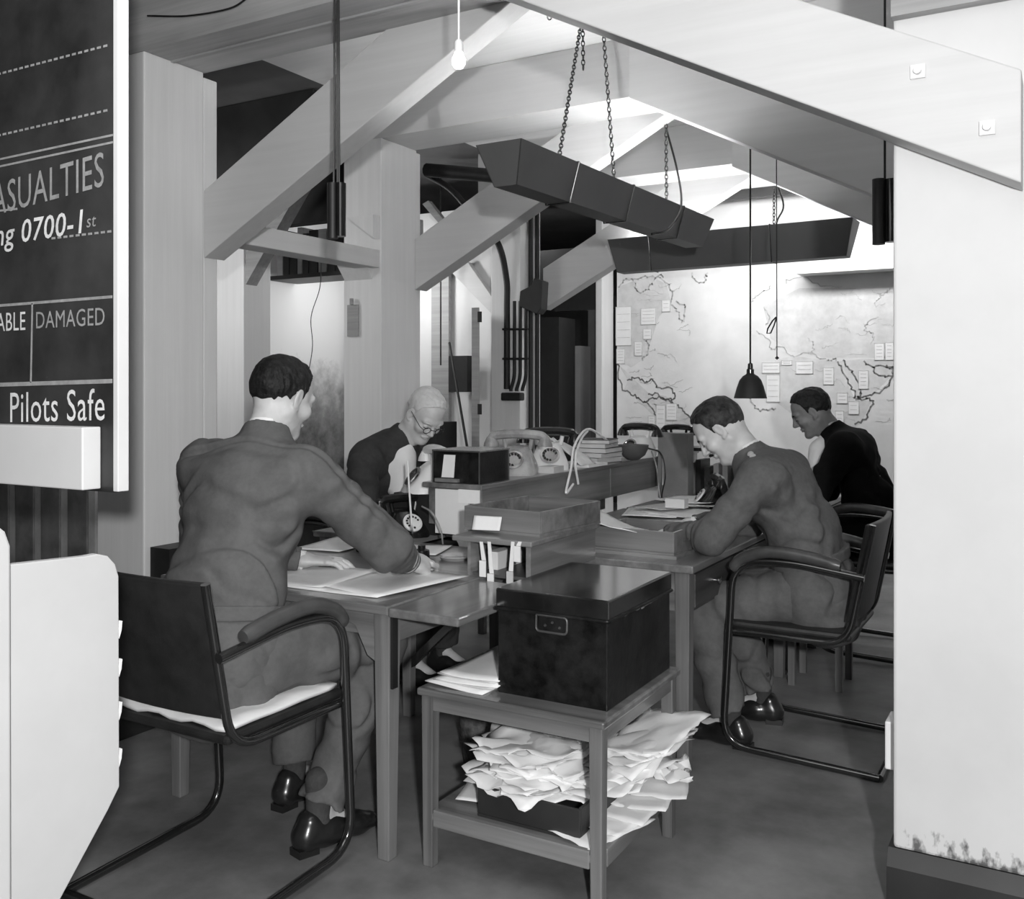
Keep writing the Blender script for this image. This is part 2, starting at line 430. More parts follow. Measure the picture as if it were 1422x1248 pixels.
for i, y in enumerate(TY):
    # left: foot at XL height 1.944, rises right
    yb = y+D-.01+(0 if i == 0 else 0)
    xr = -1.66
    brace(XL+.001, 1.944, xr+.25, 1.944+SL*(xr+.25-XL), .30, yb, yb+.12, brL[i])
    zl = 1.849
    mb = brace(-.093, zl, -1.78, zl+SL*(1.78-.093), .27, y-.12, y-.001, brR[i])
# bolts on the nearest right brace
for px, py in ((1275, 100), (1371, 178)):
    p = at(px, py, Y=2.58)
    mb = MB().box((p.x-.017, 2.572, p.z-.017), (p.x+.017, 2.5805, p.z+.017))
    mb.lathe([(.009, 0), (.009, .012)], (p.x, p.y-.008, p.z), 10, Matrix.Rotation(math.pi/2, 4, 'X'))
    tag(mb.build('bolt_plate', white), 'white square bolt washer on the nearest right brace, %s' % ('the upper one' if px < 1300 else 'the lower one near its cut end'), 'bolt')
# longitudinal rail between the two left posts with its corner blocks
def rail(x0, x1, y0, y1, z0, z1, label): 
    return tag(MB().box((x0, y0, z0), (x1, y1, z1)).build('timber_rail', timY, bevel=.004), label, 'rail')
rail(XL-.15, XL-.01, 3.12, 4.30, 2.04, 2.14, 'horizontal rail spanning between the blackboard post and the cream post')
p = MB().prism([(XL-.22, 4.29, 2.22), (XL-.08, 4.29, 2.22), (XL-.22, 4.29, 2.36)], (0, -.06, 0)); p = MB()
p.prism([(XL-.26, 4.18, 2.12), (XL-.26, 4.299, 2.12), (XL-.26, 4.299, 1.98)], (.2, 0, 0)); p.prism([(XL-.2, 4.24, 2.33), (XL-.01, 4.24, 2.33), (XL-.01, 4.24, 2.20)], (0, .058, 0))
tag(p.build('corner_block', timZ), 'small triangular timber block on the face of the cream post', 'block')
q = MB().box((XL-.235, 4.288, 1.66), (XL-.155, 4.299, 1.84)); q.tube([(XL-.195, 4.28, 1.84), (XL-.195, 4.28, 1.875)], .012)
tag(q.build('hanging_tag', timG), 'small grey tag hung on the front of the cream post', 'tag')
# aisle post and brace between
post((-4.95, 4.6, 0), (-4.70, 4.85, 3.05), 'pale aisle post seen between the officer and the blackboard post')
bb = MB().prism([(-4.7, 4.62, 2.05), (-4.7, 4.62, 2.33), (-4.18, 4.62, 2.95), (-3.98, 4.62, 2.95)], (0, .1, 0))
tag(bb.build('timber_brace', timG), 'short dark brace on the aisle post, over the relief map', 'brace')
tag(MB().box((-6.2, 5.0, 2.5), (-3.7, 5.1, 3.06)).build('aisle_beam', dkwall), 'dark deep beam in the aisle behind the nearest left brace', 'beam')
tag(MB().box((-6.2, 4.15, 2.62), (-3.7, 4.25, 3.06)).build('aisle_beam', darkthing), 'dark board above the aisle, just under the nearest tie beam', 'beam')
# books / boxes on high dark shelf seen under the nearest left brace
sh = MB().box((-5.15, 5.3, 2.17), (-3.9, 5.6, 2.2))
tag(sh.build('high_shelf', darkthing), 'dark high shelf in the aisle, under the nearest left brace', 'shelf')
random.seed(3)
x = -5.1; n = 0
while x < -3.95:
    wd = random.uniform(.05, .09); 
    o = MB().box((x, 5.33, 2.2), (x+wd-.006, 5.57, 2.2+random.uniform(.28, .36))).build('box_file', darkthing if n % 3 else timG, bevel=.003)
    tag(o, 'dark upright box file on the high aisle shelf', 'box file', 'box files on the high aisle shelf'); x += wd; n += 1

# relief map on the aisle wall
mb = MB().box((-5.195, 5.10, .60), (-5.18, 6.22, 2.42)); o = mb.build('relief_map', None or mat('relief map', .55, .8, .1, 5))
m = MATS['relief map']; nt = m.node_tree; b = nt.nodes['Principled BSDF']
tc = nt.nodes.new('ShaderNodeTexCoord'); sp = nt.nodes.new('ShaderNodeSeparateXYZ'); nt.links.new(tc.outputs['Object'], sp.inputs[0])
n1 = nt.nodes.new('ShaderNodeTexNoise'); n1.inputs['Scale'].default_value = 3.2; n1.inputs['Detail'].default_value = 10; n1.inputs['Roughness'].default_value = .7; nt.links.new(tc.outputs['Object'], n1.inputs['Vector'])
mr = nt.nodes.new('ShaderNodeMapRange'); mr.inputs['From Min'].default_value = .0; mr.inputs['From Max'].default_value = 1.45; mr.inputs['To Min'].default_value = -.45; mr.inputs['To Max'].default_value = .5
nt.links.new(sp.outputs['Z'], mr.inputs['Value'])
a = nt.nodes.new('ShaderNodeMath'); a.operation = 'ADD'; nt.links.new(n1.outputs['Fac'], a.inputs[0]); nt.links.new(mr.outputs[0], a.inputs[1])
cr = nt.nodes.new('ShaderNodeValToRGB'); cr.color_ramp.elements[0].position = .12; cr.color_ramp.elements[0].color = (.07, .07, .07, 1)
cr.color_ramp.elements[1].position = .72; cr.color_ramp.elements[1].color = (.8, .8, .8, 1)
e = cr.color_ramp.elements.new(.42); e.color = (.33, .33, .33, 1)
nt.links.new(a.outputs[0], cr.inputs[0]); nt.links.new(cr.outputs[0], b.inputs['Base Color'])
tag(o, 'large relief map on the aisle wall, white above and mottled grey below', 'map')

# ---------------------------------------------------------------- conduits, ducts and pipes by the far post
def pipe(pts, r, label, name='conduit_pipe', rad=.06, m=blkmat, group=None, cat='pipe'):
    return tag(MB().tube(rounded(pts, rad), r, 10).build(name, m, smooth=True), label, cat, group)
Yc = 5.86
def W(x, y, Y=Yc): return at(x, y, Y=Y)
pipe([W(592, 236, 5.3), W(640, 240, 5.3), W(705, 246, 5.3)], .045, 'thick black duct running level behind the cream post', 'duct')
pipe(spline([W(592, 242, 5.6), W(625, 262, 5.6), W(652, 292, 5.65), W(690, 335, 5.75), W(703, 385, 5.84), W(704, 430, 5.86), W(704, 540, 5.86)]), .022, 'long black cable curving down to the conduit bundle on the far post')
for k, xx in enumerate((714.5, 722.5, 730.5)):
    pipe([W(xx, 418), W(xx, 524-k*0), W(xx-5, 540), W(xx-5, 543)], .0125, ['left', 'middle', 'right'][k]+' one of three thin conduits on the far post', rad=.08)
tag(MB().box(tuple(W(698, 556)-Vector((0, .03, .0))), tuple(W(726, 545)+Vector((0, .03, 0)))).build('conduit_end_box', blkmat, bevel=.01), 'small black end box at the foot of the conduit bundle', 'box')
for k, xx in enumerate((737, 746)):
    pipe([Vector((at(xx, 300, X=-3.318).x, at(xx, 300, X=-3.318).y, z)) for z in (2.76, .01)], .017, 'long straight black conduit on the far post, the %s of the pair' % ['left', 'right'][k])
jb = MB().prism([W(722, 404, 5.80), W(738, 396, 5.80), W(741, 386, 5.80), W(753, 390, 5.80), W(751, 428, 5.80), W(745, 436, 5.80), W(720, 425, 5.80)], (0, .098, 0))
tag(jb.build('junction_box', blkmat, bevel=.006), 'black cast junction box halfway up the conduits on the far post', 'box')
for yy in (457, 498):
    a = W(698, yy, 5.84); b2 = W(733, yy, 5.84)
    tag(MB().tube([a, b2], .008).build('pipe_clip', blkmat), 'black clip bar across the thin conduits, %s' % ('upper' if yy < 470 else 'lower'), 'clip')
# brace and thin wire on the white aisle wall
bb = MB().prism([W(632, 378,6.24), W(655, 365,6.24), W(692, 418,6.24), W(692, 440,6.24)], (0, -.06, 0))
tag(bb.build('timber_brace', timX), 'pale knee brace against the white aisle wall left of the conduits', 'brace')
bb = MB().prism([W(592, 285), W(600, 280), W(640, 330), W(636, 336)], (0, -.05, 0))
tag(bb.build('timber_brace', timG), 'thin grey brace high in the aisle behind the cream post', 'brace')
pipe([W(612, 240, 6.0), W(612, 300, 6.0), W(612, 507, 6.1)], .006, 'thin dark wire down the aisle wall behind the white-haired man', 'wire')
tag(MB().box((W(603, 0).x, 6.05, W(0, 543).z), (W(629, 0).x, 6.16, W(0, 506).z)).build('wall_box', blkmat), 'black box on the aisle wall above the white-haired man', 'box')
a = W(603, 0, 6.23).x; b2 = W(627, 0, 6.23).x
tag(MB().box((a, 6.19, 0), (b2, 6.23, 2.6)).build('wall_panel', timG), 'grey upright panel on the aisle wall behind the white-haired man', 'panel')
pipe([W(624, 476, 5.9), W(652, 640, 5.2), W(668,735,4.9)], .009, 'thin dark rod leaning against the aisle wall beyond the white-haired man', 'rod')
tag(MB().box((W(630, 0, 5.5).x-.02, 5.12, 0), (W(657, 0, 5.5).x-.04, 5.36, at(640, 584, Y=5.5).z)).build('dark_cabinet', blkmat), 'low black cabinet behind the white-haired man', 'cabinet')
# open door leaf seen edge-on
xa = W(655, 0, 5.4).x; zt_ = at(660, 427, Y=5.4).z
dl = MB().prism([(xa, 5.4, 0), (xa+.06, 5.4, 0), (xa+.06-.36, 5.98, 0), (xa-.36, 5.98, 0)], (0, 0, zt_))
dr = empty('door_leaf', (W(656, 0, 5.4).x, 5.4, 0), 'grey door leaf standing open edge-on in the aisle', 'door')
dl.build('leaf', timG, dr)
for yy in (440, 568):
    c = at(667, yy, Y=5.4); MB().box((c.x-.012, 5.385, c.z-.035), (c.x+.012, 5.40, c.z+.035)).build('hinge', blkmat, dr)
# store beyond: doorway between far post and map
def bx(name, x0, x1, y0, y1, Y, dep, m, label, cat, **k):
    a = at(x0, y1, Y=Y); b = at(x1, y0, Y=Y)
    if 'locker' in name: a.z = 0
    return tag(MB().box((a.x, Y, a.z), (b.x, Y+dep, b.z)).build(name, m, **k), label, cat)
tag(MB().box((-3.95, 7.6, 2.05), (-3.34, 7.7, 2.16)).build('doorway_beam', darkthing), 'dark lintel over the far doorway left of the map', 'lintel')
tag(MB().box((-3.62, 7.6, 0), (-3.5, 7.7, 2.05)).build('door_jamb', mat('brown jamb', .10, .6, .2, 4)), 'brown door jamb of the far doorway left of the map', 'jamb')
bx('pale_locker', 769, 806, 480, 715, 7.4, .4, mat('pale locker paint', .30, .6, .1, 4), 'pale grey locker standing in the far doorway', 'locker')
bx('dark_locker', 750, 776, 440, 738, 7.0, .3, blkmat, 'dark cabinet beside the pale locker in the far doorway', 'cabinet')
bx('corrugated_panel', 745, 850, 340, 424, 7.62, .05, darkthing, 'dark slatted panel above the far doorway', 'panel')
bx('paper_notice', 777, 790, 443, 478, 7.35, .005, paper, 'white notice hanging in the far doorway', 'notice')
bx('inner_jamb', 818, 828, 460, 600, 9.0, .1, timZ, 'pale strip of the inner door frame beyond the far doorway', 'door frame')

# ---------------------------------------------------------------- map wall
Ym = 7.488
def M_(x, y, d=0): return at(x, y, Y=Ym-d)
wm = empty('wall_map', (-1.8, Ym, .4), 'huge pale wall map of the world covering the far wall', 'map')
a = M_(857, 0); b = M_(1242, 0)
MB().box((a.x, Ym-.004, .55), (b.x+.5, Ym, 2.42)).build('sheet', mat('map paper', .70, .75, .10, 2.6, detail=10), wm)
inkm = mat('map ink', .25, .8, .3, 30); inkl = mat('faint map ink', .5, .8, .2, 30); land = mat('map land tint', .60, .8, .12, 12, detail=10)
def ribbon(pts, wd, mb, d=.0055, jit=.0, seed=0):
    rnd = random.Random(seed); P = spline([M_(x, y, d) for x, y in pts], 5)
    if jit: P = [p+Vector((rnd.uniform(-jit, jit), 0, rnd.uniform(-jit, jit))) for p in P]
    for i in range(len(P)-1):
        t = (P[i+1]-P[i]); 
        if t.length < 1e-5: continue
        t.normalize(); nrm = Vector((-t.z, 0, t.x))*wd/2
        a, b = P[i]-t*wd*.3, P[i+1]+t*wd*.3
        mb.prism([a+nrm, a-nrm, b-nrm, b+nrm], (0, .0012, 0))
coast = [
 [(858,400),(868,388),(880,392),(884,405),(898,402),(905,395),(915,382),(922,384)], [(880,388),(905,383),(925,392),(935,408),(930,420),(940,432),(948,448)],
 [(860,500),(858,522),(866,540),(880,548),(888,556),(898,560),(908,572),(916,582)], [(872,528),(884,524),(895,530),(905,528),(915,538),(930,540),(936,552),(925,555),(912,548),(900,546)],
 [(898,556),(910,552),(925,555),(938,562),(948,570),(958,578),(962,590)], [(905,562),(918,566),(930,564)], [(960,380),(968,392),(978,390),(982,378)],
 [(895,470),(902,478),(898,490),(892,500)], [(940,420),(952,425),(950,445)], [(1042,552),(1050,566),(1062,570),(1078,566)],
 [(1163,502),(1172,520),(1182,538),(1190,552),(1196,545),(1190,528),(1180,512),(1170,500)], [(1192,552),(1212,548),(1232,536),(1240,522),(1236,508)],
 [(1200,502),(1212,510),(1228,508),(1240,512)], [(1212,510),(1220,520),(1240,524)], [(1190,556),(1208,554),(1212,562),(1200,582),(1186,588)],
 [(1146,498),(1162,500)], [(1220,440),(1205,448),(1202,458),(1212,464),(1210,478)], [(1232,404),(1222,412),(1215,425)],
 [(1052,460),(1066,470),(1072,486),(1086,482),(1100,494),(1122,490),(1146,498)], [(1060,428),(1070,440),(1064,452)], [(1120,470),(1130,480),(1126,492)],
 [(1044,420),(1050,410),(1060,404),(1072,398)], [(1090,392),(1110,384),(1140,396),(1170,400)]]
mb = MB(); mf = MB()
for i, c in enumerate(coast):
    ribbon(c, .012 if i < 16 else .008, mb if i in (2, 3, 4, 10, 11, 12, 13, 14) else mf, jit=.012, seed=i)
rnd = random.Random(5)
for k in range(60):       # faint inland lines, grids of place names
    x = rnd.choice([rnd.uniform(865, 950), rnd.uniform(1090, 1235)]); y = rnd.uniform(395, 590)
    ribbon([(x, y), (x+rnd.uniform(5, 16), y+rnd.uniform(-4, 4)), (x+rnd.uniform(12, 26), y+rnd.uniform(-9, 9))], .004, mf, jit=.008, seed=k+90)
o = mb.build('coastline', inkm, wm); o['kind'] = 'stuff'; o = mf.build('faint_lines', inkl, wm); o['kind'] = 'stuff'
lm = MB()
for poly in ([(858,505),(872,528),(866,542),(880,550),(905,575),(930,582),(948,585),(960,592),(956,576),(938,561),(925,550),(900,545),(884,530)],
             [(858,398),(880,390),(905,384),(925,394),(932,420),(915,440),(905,470),(895,498),(876,510),(860,500)],
             [(1163,502),(1190,552),(1212,548),(1240,520),(1240,500),(1200,498)], [(1146,500),(1163,502),(1188,556),(1210,556),(1196,588),(1170,600),(1120,590),(1080,560),(1076,500),(1100,494)],
             [(1060,425),(1110,400),(1180,400),(1240,404),(1240,498),(1190,496),(1150,496),(1100,488),(1070,470)]):
    lm.prism([M_(x, y, .0048) for x, y in poly], (0, .0008, 0))
o = lm.build('land_area', land, wm); o['kind'] = 'stuff'
# notes pinned on the map
notes = [(890,427,911,451),(893,456,905,471),(881,474,892,494),(919,416,931,433),(855,425,877,480),(856,484,868,505),(911,562,924,594),(925,560,940,583),(900,577,910,596),
 (1058,503,1083,518),(1064,520,1083,558),(1105,501,1129,519),(1143,510,1158,534),(1192,514,1206,540),(1162,545,1177,560),(1178,557,1193,575),(1214,476,1228,500),(1229,475,1241,500),(1160,570,1172,586),(1085,500,1100,507)]
desc = ['large square note on the upper left of the map', 'small note just below the large square one, left of the map', 'narrow note on the left of the map above the islands',
 'faint note right of the large square note on the map', 'tall list of print at the far left edge of the map', 'small slip below the tall list at the left edge of the map',
 'tall note pinned low on the left of the map over the coast', 'note to the right of the tall coastal note, low left on the map', 'small slip to the left of the tall coastal note on the map',
 'note just right of the pendant shade, the upper one', 'tall note beside the pendant shade, under the upper one', 'wide note above the dark-suited man on the map', 'note with dark print right of the wide note on the map',
 'tall note on the far right coast of the map', 'small square note left below the far right coastal note', 'lowest small square note on the right of the map', 'left one of two blank sheets at the right edge of the map',
 'outer one of two blank sheets at the right edge of the map, by the pillar', 'pale slip just above the collar of the dark-suited man', 'thin slip between the pendant and the wide note on the map']
for i, (x0, y0, x1, y1) in enumerate(notes):
    a = M_(x0, y1, .008); b = M_(x1, y0, .008)
    r = empty('map_note', ((a.x+b.x)/2, Ym-.008, a.z), desc[i], 'note', 'notes pinned on the wall map')
    MB().box((a.x, Ym-.009, a.z), (b.x, Ym-.007, b.z)).build('card', paper, r)
    fr = MB(); t = .0035
    for q in range(2 if (b.z-a.z) < .1 else 4):
        zz = b.z-(q+1)*(b.z-a.z)/(3 if (b.z-a.z) < .1 else 5)
        fr.box((a.x+.015, Ym-.0105, zz), (b.x-.015, Ym-.0092, zz+.003))
    for (u0, v0, u1, v1) in ((a.x, a.z, b.x, a.z+t), (a.x, b.z-t, b.x, b.z), (a.x, a.z, a.x+t, b.z), (b.x-t, a.z, b.x, b.z)):
        fr.box((u0, Ym-.0105, v0), (u1, Ym-.0092, v1))
    fr.build('printed_lines', inkl, r)
# ---------------------------------------------------------------- hanging lamps
bulbm = emat('lit lamp', 1, 60)
def chain_mesh(a, b, r=.0028, L=.030):
    a, b = Vector(a), Vector(b); n = max(2, int((b-a).length/(L*.72))); d = (b-a).normalized()
    u = d.orthogonal().normalized(); v = d.cross(u); mb = MB()
    for i in range(n):
        c = a+(b-a)*(i+.5)/n; w = u if i % 2 else v
        pts = [c+d*math.cos(t)*L*.5+w*math.sin(t)*L*.27 for t in [k*math.pi/4 for k in range(8)]]
        mb.tube(pts, r, 5, closed=True)
    return mb
def trough(P0, P1, wt, wb, h, label, m):
    """open-topped uplighter trough from P0 to P1 (bottom centreline)"""
    P0, P1 = Vector(P0), Vector(P1); L = (P1-P0).length
    root = empty('light_trough', tuple(P0), label, 'light fixture')
    d = (P1-P0).normalized(); s = d.cross(Vector((0, 0, 1))).normalized(); upv = s.cross(d)
    def q(t, a, z): return P0+d*t+s*a+upv*z
    ov = .05; t = .004
    mb = MB()
    for sg in (-1, 1):
        mb.prism([q(0, sg*wb/2, 0), q(-ov, sg*wt/2, h), q(-ov, sg*(wt/2-.012), h), q(0, sg*(wb/2-.012), .006)], d*L+d*0)
        # sloping side sheet with raked ends
        A = [q(0, sg*wb/2, 0), q(L, sg*wb/2, 0), q(L+ov, sg*wt/2, h), q(-ov, sg*wt/2, h)]
    mb = MB()
    for sg in (-1, 1):
        mb.prism([q(0, sg*wb/2, 0), q(L, sg*wb/2, 0), q(L+ov, sg*wt/2, h), q(-ov, sg*wt/2, h)], -s*sg*t)
    mb.prism([q(0, -wb/2, 0), q(L, -wb/2, 0), q(L, wb/2, 0), q(0, wb/2, 0)], upv*t)
    mb.build('side_sheets', m, root)
    for e0 in (0, 1):
        tt, oo = (0, -ov) if e0 == 0 else (L, L+ov)
        MB().prism([q(tt, -wb/2, 0), q(tt, wb/2, 0), q(oo, wt/2, h), q(oo, -wt/2, h)], d*(t if e0 == 0 else -t)).build('end_plate', m, root)
    tb = MB().tube([q(.1, 0, h*.75), q(L-.1, 0, h*.75)], .019, 12)
    tb.build('lamp_tube', bulbm, root, smooth=True)
    return root, q, L
r1, q1, L1 = trough((-1.83, 3.12, 2.125), (-1.80, 5.15, 2.15), .20, .10, .155, 'grey slanting light trough hung on chains, open at the top', greyshade)
def hang(q, t, top, root, w=.10, h=.155, zl=.0, knots=True):
    mb = chain_mesh(q(t, 0, h+.0), top); mb.build('chain', blk, root)
    st = MB().tube([q(t, w, h+.002), q(t, w*.5+.006, -.004), q(t, -w*.5-.006, -.004), q(t, -w, h+.002), q(t, 0, h+.01), q(t, w, h+.002)], .004, 6)
    st.build('strap', blk, root)
tp = at(806, 38, Z=3.05); hang(q1, .42, tuple(tp), r1); 
chain_mesh(tp+Vector((.012, 0, 0)), tp+Vector((.015, 0, -.20))).build('loose_chain_end', blk, r1)
tp = at(838, 46, Z=3.05); hang(q1, .98, tuple(tp), r1)
hang(q1, 1.62, tuple(q1(1.62, 0, .9)), r1)
fl = MB().tube(spline([at(925, 178, Y=5.0), at(940, 235, Y=4.95), at(946, 285, X=-1.66), at(928, 318, X=-1.66), at(905, 325, X=-1.7)], 6), .006, 7)
fl.build('flex', blk, r1, smooth=True)
Yt = 6.15
pA = at(862, 377, Y=Yt); pB = at(1178, 362, Y=Yt); zt = (pA.z+pB.z)/2
r2, q2, L2 = trough((pA.x, Yt, zt), (pB.x, Yt, zt+.01), .22, .12, .225, 'dark grey light trough hung level across the front of the wall map', greyshade)
for px in (1075,):
    t = at(px, 330, Y=Yt).x-pA.x; tp = at(px, 262, Y=Yt)
    hang(q2, t, tuple(tp), r2, .11, .225)
    hang(q2, .25, tuple(tp+Vector((.25-t, 0, 0))), r2, .11, .225)
MB().tube(spline([at(1078, 250, Y=Yt), at(1088, 285, Y=Yt), at(1080, 305, Y=Yt), at(1074, 325, Y=Yt)], 6), .006, 6).build('flex', blk, r2)
# hooks to the beams above so that the chains hold on something
for o_, zz in ((r2, 2.77),):
    pass

# black bell pendant
pc = at(1042, 553, Y=4.62); yb = pc.y
pr = empty('pendant_lamp', (pc.x, pc.y, pc.z), 'small black bell-shaped pendant lamp hanging low before the wall map', 'lamp')
MB().lathe([(.079, 0), (.077, .008), (.064, .055), (.052, .088), (.036, .108), (.020, .117), (.018, .122), (.016, .122), (.034, .104), (.049, .084), (.060, .053), (.075, .002)], tuple(pc), 28).build('lamp_shade', blkmat, pr, smooth=True)
MB().lathe([(.018, .118), (.018, .14), (.013, .145), (.012, .168), (.006, .172)], tuple(pc), 16).build('lamp_holder', blk, pr, smooth=True)
MB().lathe([(.0, .03), (.018, .036), (.026, .055), (.02, .08), (.012, .1)], tuple(pc), 14).build('bulb', mat('unlit bulb', .7, .2, .02), pr, smooth=True)
MB().tube([pc+Vector((0, 0, .17)), Vector((pc.x, pc.y, 3.058))], .0045, 6).build('cord', blk, pr)
# thin cord with loop
c = at(1078, 240, Y=5.1); e = at(1079, 497, Y=5.1)
cd = empty('light_pull', (e.x, e.y, e.z), 'thin cord with a knotted loop hanging right of the black pendant', 'light pull')
MB().tube([(c.x, 5.1, 3.058), e], .003, 5).build('cord', blkmat, cd)
k = at(1078, 440, Y=5.1); MB().tube([k, k+Vector((-.02, 0, -.02)), k+Vector((-.045, 0, -.06)), k+Vector((-.05, 0, -.085)), k+Vector((-.03, 0, -.085)), k+Vector((-.012, 0, -.045)), k+Vector((0, 0, -.005))], .004, 6).build('loop', blkmat, cd)
MB().lathe([(.0, -.01), (.012, 0), (.0, .012)], tuple(e), 10).build('weight', blkmat, cd)
# bare bulb and white cord, top centre
p = at(637, 96, Y=2.25)
br = empty('bare_bulb', tuple(p), 'small bare white lamp bulb on a white cord at the top centre', 'lamp')
MB().lathe([(0, 0), (.012, .003), (.019, .014), (.020, .026), (.013, .042), (.011, .05)], tuple(p), 16).build('bulb', emat('bulb glass', .9, 2.5), br, smooth=True)
MB().lathe([(.011, .046), (.013, .05), (.012, .075), (.006, .082)], tuple(p), 12).build('lamp_holder', white, br, smooth=True)
MB().tube([p+Vector((0, 0, .08)), Vector((p.x, p.y, 3.06))], .0032, 6).build('cord', white, br)
# counterweights / rise-and-fall cylinders
def weight(x0, x1, y0, y1, Y, label, cords):
    a = at(x0, y1, Y=Y); b = at(x1, y0, Y=Y); cx = (a.x+b.x)/2; r = (b.x-a.x)/2
    o = empty('lamp_counterweight', (cx, Y, a.z), label, 'counterweight')
    MB().lathe([(r*.5, 0), (r*.52, (b.z-a.z))], (cx-r*.48, Y, a.z), 16).build('weight', darkthing, o, smooth=True)
    MB().lathe([(r*.5, 0.005), (r*.52, (b.z-a.z)-.004)], (cx+r*.48, Y, a.z), 16).build('weight', blk, o, smooth=True)
    for dx in cords: MB().tube([(cx+dx, Y, b.z-.01), (cx+dx*.6, Y, 3.058)], .004, 6).build('cord', blk, o)
    return o
weight(456, 479, 252, 332, 2.62, 'twin black counterweight cylinders on cords in front of the nearest left brace', (-.012, .004, .012))
a = at(1212, 342, Y=3.12); 
o = weight(1211, 1247, 246, 340, 3.25, 'dark twin cylinder hanging beside the left edge of the white pillar', (0,))
# small hooks on the brace underside
for px, py in ((760, 22),):
    h = at(px, py, Y=3.1)
    tag(MB().tube(rounded([h+Vector((0, 0, .03)), h+Vector((0, 0, -.01)), h+Vector((.015, 0, -.02)), h+Vector((.018, 0, .0))], .01), .003, 6).build('cup_hook', steel), 'little metal hook near the top centre, left of the chains', 'hook')
# wandering wire across the top left
tag(MB().tube(spline([at(205, 22, Y=2.69), at(260, 22, Y=2.69), at(318, 12, Y=2.69), at(345, -4, Y=2.69)], 6), .004, 6).build('loose_wire', blk), 'thin black wire wandering along the beam at the top left', 'wire')
tag(MB().tube(spline([at(446, 362, Y=4.2), at(444, 400, Y=4.2), at(432, 440, Y=4.2), at(434, 480, Y=4.2), at(428, 520, Y=4.2)], 6), .0025, 5).build('loose_wire', blkmat), 'thin wavering wire hanging before the relief map', 'wire')

# ---------------------------------------------------------------- blackboard
Yb = 1.45
def B(x, y, d=0): return at(x, y, Y=Yb-d)
bd = empty('blackboard', (-2.2, Yb, 1.12), 'tall casualty blackboard with white lettering and a white right-hand edge', 'blackboard')
xr = B(160, 300).x; zb = B(100, 672).z
MB().box((-3.1, Yb, zb), (xr, Yb+.02, 2.95)).build('panel', boardm, bd)
MB().box((xr, Yb-.006, B(160, 682).z), (xr+.017, Yb+.024, 2.96)).build('white_edge', white, bd, bevel=.002)
MB().box((-3.1, Yb, zb-.012), (xr, Yb+.022, zb)).build('bottom_edge', darkthing, bd)
ln = MB()
def rule(p, q, wpx, dash=None, d=.001):
    a = B(*p); b = B(*q); t = (b-a); L = t.length; t.normalize(); n = Vector((-t.z, 0, t.x))*wpx*.00165/2
    k = 0; s = 0
    while s < L:
        e = min(L, s+(dash or L)); u = a+t*s; v = a+t*e
        ln.prism([u-n, v-n, v+n, u+n], (0, -d, 0)); s = e+(dash*.75 if dash else L)
for p, q, wp in (((-60, 234), (157, 187.5), 3), ((-60, 244), (157, 197.5), 3), ((-60, 429), (156, 412), 4), ((-60, 536), (156, 529), 6), ((45, 421), (43, 531), 3), ((-60, 299), (24, 290), 3)): rule(p, q, wp)
ln.build('ruled_lines', chalkG, bd)
ln = MB()
for p, q in (((-40, 113), (150, 63)), ((-40, 197), (150, 153)), ((72, 331), (156, 321))): rule(p, q, 3.2, .013)
ln.build('dashed_lines', chalkG, bd)['kind'] = 'stuff'
def lettering(txt, x0, x1, ytop0, ybot0, ytop1, ybot1, name, m, shear=0, thick=.0, parent=bd):
    """text on the board between image columns x0..x1, built at its true size on the board's plane"""
    cu = bpy.data.curves.new('t', 'FONT'); cu.body = txt; cu.size = 1; cu.offset = thick; cu.shear = shear; cu.resolution_u = 3; cu.space_character = 1.05
    to = bpy.data.objects.new('t', cu); col.objects.link(to); bpy.context.view_layer.update()
    me = bpy.data.meshes.new_from_object(to.evaluated_get(bpy.context.evaluated_depsgraph_get()))
    bpy.data.objects.remove(to); bpy.data.curves.remove(cu)
    n = len(me.vertices); v = np.zeros(n*3); me.vertices.foreach_get('co', v); v = v.reshape(-1, 3)
    cap = .69
    A = B(x0, ybot0); Bt = B(x0, ytop0); C = B(x1, ybot1)
    u = (v[:, 0]-v[:, 0].min())/(v[:, 0].max()-v[:, 0].min())
    z0 = A.z; hh = Bt.z-A.z
    out = np.zeros_like(v); out[:, 0] = A.x+(C.x-A.x)*u; out[:, 1] = Yb-.0015; out[:, 2] = z0+(C.z-A.z)*u+v[:, 1]/cap*hh
    me.vertices.foreach_set('co', out.ravel()); me.update()
    return finish(name, me, m, parent)
lettering('CASUALTIES', -29, 145, 262, 305, 222, 258, 'lettering_casualties', chalkG, thick=.0)
lettering('ABLE', -4, 36, 435, 460, 430, 458, 'lettering_able', chalk, thick=.0)
lettering('DAMAGED', 51, 146, 433, 456, 426, 451, 'lettering_damaged', chalkG, thick=.0)
lettering('Pilots Safe', 15, 146, 545, 586, 545, 583, 'lettering_pilots_safe', chalk, thick=.0)
lettering('ng 0700-1', -6, 116, 312, 342, 290, 323, 'chalked_note', chalk, shear=.12, thick=.008)
lettering('st', 121, 134, 298, 316, 296, 314, 'chalked_note', chalkG, shear=.12)
# chalk smudges
sm = mat('chalk smudge', .11, .9, .7, 25)
tag(MB().box((B(-40, 0).x, Yb-.05, B(0, 667).z), (B(125, 0, .03).x, Yb-.001, B(0, 588).z)).build('paper_shelf', white, bevel=.003), 'white ledge strip fixed across the bottom of the blackboard', 'ledge')

